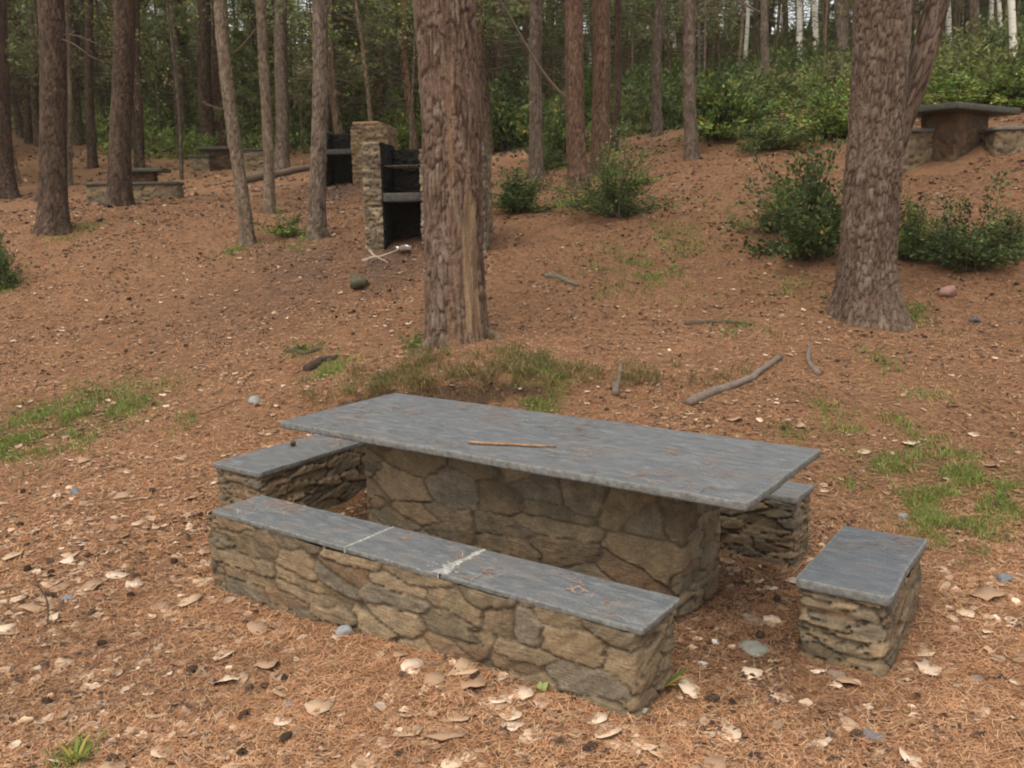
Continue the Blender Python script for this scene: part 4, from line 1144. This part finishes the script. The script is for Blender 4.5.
def leaf_geo(g, n, size):
    """n curled rounded leaves as arrays (n, 13, 3); 12 rim points and a centre"""
    a = np.arange(12)/12*2*math.pi
    shape = np.array([1.15, .98, .92, .93, .88, .80, .72, .80, .88, .93, .92, .98])
    rim = shape[None]*g.uniform(.80, 1.16, (n, 12)); asp = g.uniform(.55, .95, (n, 1))
    X = rim*np.cos(a)[None]; Y = rim*np.sin(a)[None]*asp
    cu = g.normal(0, .10, (n, 1)); cv = g.normal(.08, .13, (n, 1))
    Z = cu*X**2+cv*Y**2+g.normal(0, .07, (n, 12))
    V = np.concatenate([np.stack([X, Y, Z], 2), np.zeros((n, 1, 3))], 1)*size[:, None, None]
    return V
LT = np.array([[k, (k+1) % 12, 12] for k in range(12)])
LPAL = np.array([(.51, .375, .265), (.43, .30, .20), (.56, .435, .325), (.35, .225, .145), (.53, .40, .30), (.47, .325, .21)])*1.14
def spin(V, g):
    n = len(V); a = g.uniform(0, 6.28, n); c, s = np.cos(a)[:, None], np.sin(a)[:, None]
    V = V.copy(); x, y = V[..., 0]*c-V[..., 1]*s, V[..., 0]*s+V[..., 1]*c
    tx, ty = np.clip(g.normal(0, .14, (n, 1)), -.35, .35), np.clip(g.normal(0, .14, (n, 1)), -.35, .35)
    V[..., 0], V[..., 1] = x, y; V[..., 2] += x*tx+y*ty; return V

LEAFM = []
g = np.random.default_rng(88)
for i in range(14):
    V = spin(leaf_geo(g, 1, np.array([1.])), g)[0]; c = LPAL[i % 6]*g.uniform(.85, 1.1)
    V[:, 2] -= V[:, 2].min()
    # thickness: a second skin just below so that a leaf is no bare sheet
    V2 = np.vstack([V, V-np.array((0, 0, .02))]); t = np.vstack([LT, (LT+13)[:, ::-1]]); rq = np.array([[k, k+13, (k+1) % 12+13, (k+1) % 12] for k in range(12)])
    cc = np.tile(c, (26, 1)); cc[[12, 25]] *= .9
    LEAFM.append(mesh('leaf_blade', V2, tris=t, quads=rq, col=cc, mats=[M['dry_leaf']]))
def put_leaf(x, y, s, i, label='pale dry leaf lying on the orange needle litter', group='fallen leaves', zo=.004):
    o = obj('fallen_leaf', LEAFM[i % 14], None, (x, y, tz(x, y)+zo), (0, 0, rng.uniform(0, 6.28)), (s,)*3)
    return tag(o, label, 'leaf', group)
for i, (px, py, w, lab) in enumerate([
    (535, 744, 30, 'broad flat pale leaf below the front bench, nearest the bottom picture edge'), (461, 722, 32, 'pale leaf overlapping the broken one in front of the bench'),
    (500, 706, 24, 'pale rounded leaf close in front of the bench wall middle'), (448, 740, 44, 'long torn pale leaf in front of the bench'), (780, 703, 26, 'pale flat leaf close below the short right seat'),
    (850, 735, 32, 'big pale folded leaf below the short right seat near the grey stone'), (730, 745, 34, 'pale brown leaf left of the folded leaf below the right seat'), (643, 752, 28, 'pale leaf by the bottom edge under the bench corner'),
    (231, 689, 30, 'wide pale leaf left of the front bench foreground'), (985, 603, 32, 'pale bent leaf right of the short right seat'), (303, 641, 14, 'small upright pale leaf beside the bench left corner'),
    (660, 757, 30, 'torn pale leaf at the bottom edge right of the bench corner leaf'), (117, 579, 24, 'bright crumpled leaf on the left foreground litter'), (12, 560, 22, 'bright leaf at the left picture edge')]):
    p = ground(px, py); s = w/F*np.linalg.norm(p-CAM)/2*.95
    put_leaf(p[0], p[1], s, i, lab)
n = 0
while n < 286:
    x, y = view_sample(rng, 1, 2.3, 6.6, 1.35); x, y = x[0], y[0]
    if in_foot(np.array([x]), np.array([y]), .05)[0]: continue
    wgt = .42+1.3*float(vn([x*.9], [y*.9], 61)[0])+(.45 if x < -.8 else .1 if x < 0 else 0)
    if n < 34:      # blown against the masonry
        cx, cy, a, hl, hw = FOOT[int(rng.integers(1, 5))]; lx, ly = (rng.uniform(-hl, hl), -hw-rng.uniform(.06, .16)) if n % 3 else (hl+rng.uniform(.06, .2), rng.uniform(-hw, hw))
        x, y = cx+lx*math.cos(a)-ly*math.sin(a), cy+lx*math.sin(a)+ly*math.cos(a)
        if in_foot(np.array([x]), np.array([y]), .04)[0]: continue
    elif rng.uniform() > wgt: continue
    put_leaf(x, y, rng.uniform(.026, .068)*(1 if y > 3. else .9), int(rng.integers(0, 14))); n += 1
def leaf_litter():
    g = np.random.default_rng(89)
    x, y = view_sample(g, 26000, 2., 30, .8)
    kk = ~in_foot(x, y, .03) & (g.uniform(size=len(x)) < (.24+.9*vn(x*.8, y*.8, 61)+.25*vn(x*3, y*3, 62)+.34*(x < -.9))*np.where(y > 5.5, .62, 1.)); x, y = x[kk], y[kk]; n = len(x)
    V = spin(leaf_geo(g, n, g.uniform(.009, .030, n)*np.where(y > 7, 1.2, 1)*np.maximum(1, y/16)), g)
    V[..., 2] -= V[..., 2].min(1)[:, None]; V += np.stack([x, y, terrain(x, y)+.004], 1)[:, None]
    t = (np.arange(n)[:, None, None]*13+LT[None]).reshape(-1, 3)
    c = LPAL[g.integers(0, 6, n)]*g.uniform(.45, 1.05, (n, 1))
    tag(obj('leaf_litter', mesh('leaf_litter', V.reshape(-1, 3), tris=t, col=np.repeat(c, 13, 0), mats=[M['dry_leaf']])), 'small scraps of pale leaves scattered through the needles', 'leaf litter', kind='stuff')
leaf_litter()

# pine cones
def cone_mesh(seed):
    g = np.random.default_rng(seed); P = Parts()
    tt = np.linspace(0, 1, 8); V, q = tube(np.stack([tt*2-1, 0*tt, 0*tt+.0], 1), .62*np.sin(np.clip(tt*2.9+.12, 0, 3.1))**.7+.02, 8); P.add(V, q, col=(.045, .028, .02))
    for i in range(58):
        f = (i+.5)/58; a = i*2.399; xx = f*1.9-.95; r = .62*math.sin(min(3.1, f*2.8+.2))**.7
        o = np.array([0, math.cos(a), math.sin(a)]); s = np.array([0, -math.sin(a), math.cos(a)]); b = np.array([xx, 0, 0])+o*r*.85; tip = b+o*.24+np.array([.16, 0, 0])
        V = np.array([b-s*.13, b+s*.13, tip+s*.12, tip-s*.12, tip+np.array([.06, 0, 0])-o*.05])
        P.add(V, np.array([[0, 1, 2, 3]]), np.array([[3, 2, 4]]), col=np.array((.105, .065, .044))*g.uniform(.6, 1.5))
    return P.build('cone_scales', [M['cone']], smooth=False)
CONES = [cone_mesh(700+i) for i in range(3)]
def cone(x, y, z, s, label, group='pine cones'):
    tag(obj('pine_cone', CONES[int(rng.integers(0, 3))], None, (x, y, z), (rng.uniform(0, 6), rng.normal(0, .25), rng.uniform(0, 6.28)), (s,)*3), label, 'pine cone', group)
p = on_plane(293, 446, .4074); cone(p[0], p[1], .4074+.018, .026, 'dark pine cone resting on the left end seat')
for px, py, lab in [(88, 560, 'brown pine cone near the bright crumpled leaf at left'), (505, 575, 'pine cone in the gap between table and front bench'), (192, 675, 'dark cone beside the wide pale leaf left of the bench'), (760, 640, 'dark cone beside the flat slates near the right seat')]:
    p = ground(px, py); cone(p[0], p[1], p[2]+.016, .024, lab)
n = 0
while n < 150:
    x, y = view_sample(rng, 1, 2.4, 12, 1.0); x, y = x[0], y[0]
    if in_foot(np.array([x]), np.array([y]), .05)[0]: continue
    if rng.uniform() > .5+float(vn([x*.6], [y*.6], 31)[0])*1.2: continue
    s = rng.uniform(.017, .028); cone(x, y, tz(x, y)+s*.55, s, 'small dark pine cone lying among the fallen needles', 'scattered pine cones'); n += 1

# stones
def rock_mesh(seed, col, flat=.5, ang=.35):
    g = np.random.default_rng(seed); nu, nv = 20, 11
    A, E = np.meshgrid(np.arange(nu)/nu*6.283, np.linspace(-1.5, 1.5, nv)); A, E = A.ravel(), E.ravel()
    V = np.stack([np.cos(A)*np.cos(E), np.sin(A)*np.cos(E), np.sin(E)], 1)
    for k in range(9):      # broken planes
        d = g.normal(0, 1, 3); d /= np.linalg.norm(d); m = g.uniform(.45, .85); o = V@d-m; V = V-np.maximum(o, 0)[:, None]*d*.9
    V *= (1+ang*.35*fbm(V[:, 0]*3+seed, V[:, 1]*3+V[:, 2]*2, seed, 2))[:, None]*np.array((1, .75, flat))
    c = np.array(col)*(1+.3*fbm(V[:, 0]*4, V[:, 1]*4, seed, 2))[:, None]
    return mesh('stone', V, quads=grid_quads(nu, nv, True), faces=[list(range(nu-1, -1, -1)), list(range((nv-1)*nu, nv*nu))], col=c, mats=[M['rock']], smooth=False)
for i, (px, py, w, flat, col, lab) in enumerate([
    (347, 634, 24, .5, (.25, .26, .27), 'pale blue-grey stone against the front bench wall'), (1004, 583, 24, .4, (.15, .155, .165), 'smooth grey stone right of the short seat'),
    (875, 746, 30, .3, (.14, .145, .16), 'flat grey stone at the bottom edge below the right seat'), (755, 652, 46, .14, (.16, .165, .14), 'flat broken slate beside the short right seat'),
    (752, 621, 34, .14, (.28, .25, .21), 'flat pale stone between table and right seat'), (949, 296, 22, .75, (.24, .145, .115), 'angular pinkish rock right of the forked pine'),
    (836, 684, 24, .35, (.20, .16, .125), 'brown rounded stone below the front of the right seat'), (703, 668, 11, .6, (.60, .59, .57), 'white pebble right of the bench end'), 
    (976, 323, 18, .45, (.08, .08, .09), 'dark flat stone below the pinkish rock'), (255, 403, 22, .35, (.22, .22, .21), 'grey flat stone left of the table corner'),
    (903, 521, 14, .5, (.19, .20, .205), 'small grey stone in the grass behind the right seat'), (76, 495, 16, .5, (.12, .135, .135), 'dark grey stone below the left grass patch'),
    (290, 712, 12, .5, (.17, .18, .21), 'bluish pebble left of the front bench foreground'), (715, 648, 12, .5, (.56, .54, .51), 'whitish pebble beside the broken slate'), (68, 602, 18, .4, (.18, .18, .185), 'grey stone beside the bare sapling'),
    (645, 712, 12, .5, (.30, .28, .25), 'pebble in the hollow under the bench corner'), (810, 755, 16, .4, (.26, .24, .22), 'pale stone at the bottom edge left of the flat grey one'), (975, 685, 16, .4, (.20, .18, .165), 'dull stone in the right foreground litter')]):
    p = ground(px, py); s = w/F*np.linalg.norm(p-CAM)/2
    tag(obj('stone', rock_mesh(800+i, col, flat), None, (p[0], p[1], p[2]+s*flat*.25), (0, 0, i*1.3), (s,)*3), lab, 'stone')
SM = [rock_mesh(850+i, c, .5) for i, c in enumerate([(.22, .21, .20), (.15, .15, .155), (.30, .26, .22), (.20, .15, .12)])]
n = 0
while n < 70:
    x, y = view_sample(rng, 1, 2.3, 11, 1.0); x, y = x[0], y[0]
    if in_foot(np.array([x]), np.array([y]), .04)[0]: continue
    s = rng.uniform(.008, .022); tag(obj('pebble', SM[n % 4], None, (x, y, tz(x, y)+s*.2), (0, 0, rng.uniform(0, 6)), (s,)*3), 'small dull pebble showing among the needles', 'pebble', 'small pebbles'); n += 1
p = ground(358, 290); s = 13/F*np.linalg.norm(p-CAM)
tag(obj('stone', rock_mesh(881, (.072, .066, .040), .95, 1.3), None, (p[0], p[1], p[2]+s*.45), (0, .1, .6), (s*.85, s*.85, s*.8)), 'dark mossy lump of rock on the slope below the nearer barbecue', 'stone')

# fallen wood, sticks and roots
def stick(name, pts, r, label, cat, col=(.16, .125, .10), group=None, n=6, onground=True, lift=.4, wig=.02, taper=.5, seed=0, world=None):
    if world is None:
        Q = np.array([ground(*q) for q in pts])
    else: Q = np.array(world, float)
    t = np.linspace(0, 1, 16); L = np.linspace(0, 1, len(Q))
    Pp = np.stack([np.interp(t, L, Q[:, i]) for i in range(3)], 1)
    sc = np.linalg.norm(Q[-1]-Q[0])
    Pp[:, 0] += wig*sc*fbm(t*4, t*0, seed, 2); Pp[:, 1] += wig*sc*fbm(t*4, t*0+5, seed+1, 2)
    if onground: Pp[:, 2] = terrain(Pp[:, 0], Pp[:, 1])+r*lift
    rad = r*(1-taper*t)*(1+.25*vn(t*14, t*0, seed+3)); rad[0] *= .7
    c0 = Pp[0].copy(); V, q = tube(Pp-c0, rad, 10)
    V = np.vstack([V, (Pp[0]-c0)[None], (Pp[-1]-c0)[None]])
    m = len(V); tr = np.array([[(k+1) % 10, k, m-2] for k in range(10)]+[[150+k, 150+(k+1) % 10, m-1] for k in range(10)])
    c = np.array(col)*(1+.4*vn(V[:, 0]*30, V[:, 1]*30+V[:, 2]*40, seed))[:, None]
    return tag(obj(name, mesh(name, V, quads=q, tris=tr, col=c, mats=[M['wood']]), None, tuple(c0)), label, cat, group)
p0 = on_plane(469, 444, TH); p1 = on_plane(556, 448, TH)
stick('stick', None, .0085, 'short peeled orange-brown stick lying across the slate tabletop', 'stick', (.25, .145, .082), onground=False, world=[p0+[0, 0, .009], p1+[0, 0, .009]], wig=.035, taper=.45)
stick('tree_root', [(688, 405), (722, 392), (752, 382), (780, 361)], .040, 'long grey surface root in the needles behind the table', 'root', (.15, .12, .10), seed=3, lift=.5)
stick('tree_root', [(615, 401), (618, 385), (621, 365)], .032, 'short upright-looking root just behind the table edge', 'root', (.13, .10, .08), seed=4)
stick('tree_root', [(818, 378), (808, 362), (812, 346)], .028, 'short curved root below the forked pine', 'root', (.14, .11, .09), seed=5)
stick('branch', [(545, 277), (562, 280), (577, 287)], .040, 'short fallen dark branch right of the central pine', 'branch', (.12, .11, .08), seed=6)
stick('branch', [(684, 326), (715, 323), (752, 326)], .025, 'thin half-buried branch on the slope left of the forked pine', 'branch', (.07, .055, .042), seed=7)
stick('log', [(240, 184), (275, 178), (312, 170)], .11, 'fallen brown log lying between slim pines before the farther barbecue', 'log', (.15, .11, .085), seed=8, lift=.8, taper=.25, wig=.01)
stick('branch', [(362, 262), (385, 256), (402, 249)], .020, 'long pale stick on the ground before the nearer barbecue', 'branch', (.30, .25, .20), seed=9)
stick('branch', [(366, 247), (374, 257), (388, 265)], .018, 'pale stick crossing the long one before the barbecue', 'branch', (.26, .22, .18), seed=10)
stick('branch', [(285, 352), (305, 355), (322, 350)], .030, 'mossy dark root-like branch left of the bank', 'branch', (.07, .06, .035), seed=11)
stick('branch', [(305, 372), (322, 364), (338, 360)], .045, 'dark rotten branch on the mossy bump left of the bank', 'branch', (.05, .035, .026), seed=12)
stick('branch', [(450, 384), (468, 379), (484, 383)], .024, 'rotten branch in the bank under the central pine', 'branch', (.085, .060, .044), seed=13, lift=.1)
TW = 0
while TW < 34:
    x, y = view_sample(rng, 1, 2.4, 9.5, 1.0); x, y = x[0], y[0]; a = rng.uniform(0, 6.28); L = rng.uniform(.08, .32)
    q = np.array([x+math.cos(a)*L, y+math.sin(a)*L])
    if in_foot(np.array([x, q[0]]), np.array([y, q[1]]), .05).any(): continue
    stick('twig', None, rng.uniform(.003, .006), 'thin dry twig lying among the fallen needles', 'twig', (.14, .10, .075), 'thin twigs on the litter', world=[(x, y, 0), ((x+q[0])/2+rng.normal(0, .02), (y+q[1])/2, 0), (q[0], q[1], 0)], seed=TW+40, lift=1.6, wig=.05); TW += 1

# paper by the barbecue
p = ground(404, 254); n = 8
U, W_ = np.meshgrid(np.linspace(-.5, .5, n), np.linspace(-.5, .5, n)); U, W_ = U.ravel(), W_.ravel()
zz = .35*np.abs(W_)+.18*fbm(U*4, W_*4, 3, 2)+.25
V = np.stack([U*.17, W_*.15, zz*.22], 1)
V = np.vstack([V, V-np.array((0, 0, .003))]); q = grid_quads(n, n)
tag(obj('paper', mesh('crumpled_paper', V, quads=np.vstack([q, q[:, ::-1]+n*n]), mats=[M['paper']]), None, p+np.array([0, 0, .0]), (0, 0, .3)), 'crumpled white paper on the ground before the nearer barbecue', 'paper')

# little plants
def plant(px, py, hpx, label, cols, seed, nst=7, lf=.03, wide=.5):
    p = ground(px, py); h = hpx/F*np.linalg.norm(p-CAM); g = np.random.default_rng(seed); P = Parts()
    for i in range(nst):
        a = g.uniform(0, 6.28); L = h*g.uniform(.6, 1.1); d = np.array([math.cos(a)*wide, math.sin(a)*wide, 1.]); tt = np.linspace(0, 1, 6)[:, None]
        Q = d*L*tt*np.array((1, 1, 1.))-np.array([0, 0, 1])*.45*L*wide*tt**2
        s = np.array([-math.sin(a), math.cos(a), 0]); wv = lf*np.array([.25, .8, 1, .85, .5, .05])[:, None]
        V = np.concatenate([Q-s*wv*.5, Q+s*wv*.5]); k = np.arange(5)
        P.add(V, np.stack([k, k+1, k+7, k+6], 1), col=np.array(cols[i % len(cols)])*g.uniform(.8, 1.2))
    tag(obj('small_plant', P.build('plant_leaves', [M['grass']]), None, p), label, 'plant')
plant(662, 694, 30, 'small green plant with a yellow leaf at the bench end', [(.10, .16, .04), (.13, .20, .05), (.42, .26, .08)], 1, 9, .022, .9)
plant(541, 698, 16, 'tiny pale green seedling against the front bench wall', [(.25, .30, .09), (.30, .33, .12)], 2, 4, .03, .6)
plant(76, 766, 26, 'yellow-green grassy plant at the bottom left edge', [(.16, .18, .035), (.30, .24, .05), (.12, .16, .035)], 3, 14, .012, .8)
plant(869, 668, 14, 'tiny green seedling at the foot of the right seat', [(.15, .20, .06)], 4, 4, .02, .4)
plant(300, 352, 18, 'small tuft of fern-like leaves on the mossy bump', [(.10, .13, .035), (.08, .11, .03)], 6, 12, .016, 1.)
p = ground(47, 628); g = np.random.default_rng(5); P = Parts()
hh = 52/F*np.linalg.norm(p-CAM); tt = np.linspace(0, 1, 8)[:, None]
Q = np.array([-.02, .0, 1.])*hh*tt+.012*np.sin(tt*5); P.add(*tube(Q, np.linspace(.005, .002, 8), 5), col=(.12, .085, .06))
for k in (2, 3, 4, 5): P.add(*tube([Q[k], Q[k]+np.array([g.normal(0, .05), g.normal(0, .04), .04])], [.003, .001], 4), col=(.12, .085, .06))
tag(obj('sapling', P.build('bare_sapling', [M['wood']]), None, p), 'bare thin sapling stuck in the left foreground litter', 'sapling')

# ------------------------------------------------------------------ light, sky, camera
w = bpy.data.worlds.new('World'); SC.world = w; w.use_nodes = True
nt = w.node_tree; bgn = nt.nodes['Background']
sky = nt.nodes.new('ShaderNodeTexSky'); sky.sky_type = 'NISHITA'; sky.sun_disc = False
EL, AZ = R_(60), R_(208)        # behind and a little to the left of the lens
sky.sun_elevation = EL; sky.sun_rotation = AZ; sky.dust_density = 6; sky.air_density = 1.0; sky.ozone_density = .6
mxs = nt.nodes.new('ShaderNodeMix'); mxs.data_type = 'RGBA'; mxs.inputs[0].default_value = .62
nt.links.new(sky.outputs[0], mxs.inputs[6]); mxs.inputs[7].default_value = (7.2, 7.2, 6.8, 1)      # thin white cloud over the blue
nt.links.new(mxs.outputs[2], bgn.inputs[0]); bgn.inputs[1].default_value = .13
su = bpy.data.lights.new('sun', 'SUN'); su.energy = 1.4; su.angle = R_(40); su.color = (1, .94, .82)
so = bpy.data.objects.new('sun', su); COL.objects.link(so)
sd = Vector((math.sin(AZ)*math.cos(EL), math.cos(AZ)*math.cos(EL), math.sin(EL)))
so.rotation_euler = sd.to_track_quat('Z', 'Y').to_euler(); so.location = (0, 0, 30)

# thin haze volume added to brighten the far wood
hz = bpy.data.materials.new('lifting_haze'); hz.use_nodes = True; ht = hz.node_tree; ht.nodes.clear()
ho = ht.nodes.new('ShaderNodeOutputMaterial'); hv = ht.nodes.new('ShaderNodeVolumePrincipled'); ht.links.new(hv.outputs[0], ho.inputs['Volume'])
hv.inputs['Color'].default_value = (.88, .87, .74, 1); hv.inputs['Density'].default_value = .0005; hv.inputs['Anisotropy'].default_value = .2
X0, X1, Y0, Y1, Z0, Z1 = -170, 170, -170, 170, -14, 62
hb = [(x, y, z) for z in (Z0, Z1) for x, y in ((X0, Y0), (X1, Y0), (X1, Y1), (X0, Y1))]
tag(obj('haze', mesh('haze', hb, quads=[(3, 2, 1, 0), (4, 5, 6, 7), (0, 1, 5, 4), (1, 2, 6, 5), (2, 3, 7, 6), (3, 0, 4, 7)], smooth=False, mats=[hz])), 'thin pale haze added to brighten the far wood', 'haze', kind='stuff')
SC.cycles.volume_bounces = 1

cd = bpy.data.cameras.new('camera'); co = bpy.data.objects.new('camera', cd); COL.objects.link(co)
cd.sensor_width = 36; cd.lens = F/1024*36; cd.clip_end = 600; cd.clip_start = .05
mm = Matrix([[E1[0], UP[0], -FW[0], CAM[0]], [E1[1], UP[1], -FW[1], CAM[1]], [E1[2], UP[2], -FW[2], CAM[2]], [0, 0, 0, 1]])
co.matrix_world = mm
cd.dof.use_dof = True; cd.dof.focus_distance = 4.6; cd.dof.aperture_fstop = 9
SC.camera = co
SC.view_settings.view_transform = 'Standard'; SC.view_settings.look = 'None'; SC.view_settings.gamma = 1
SC.view_settings.exposure = .86
SC.cycles.use_denoising = True; SC.cycles.max_bounces = 6; SC.cycles.diffuse_bounces = 3; SC.cycles.transmission_bounces = 2
SC.cycles.pixel_filter_type = 'BLACKMAN_HARRIS'; SC.cycles.filter_width = 2.0
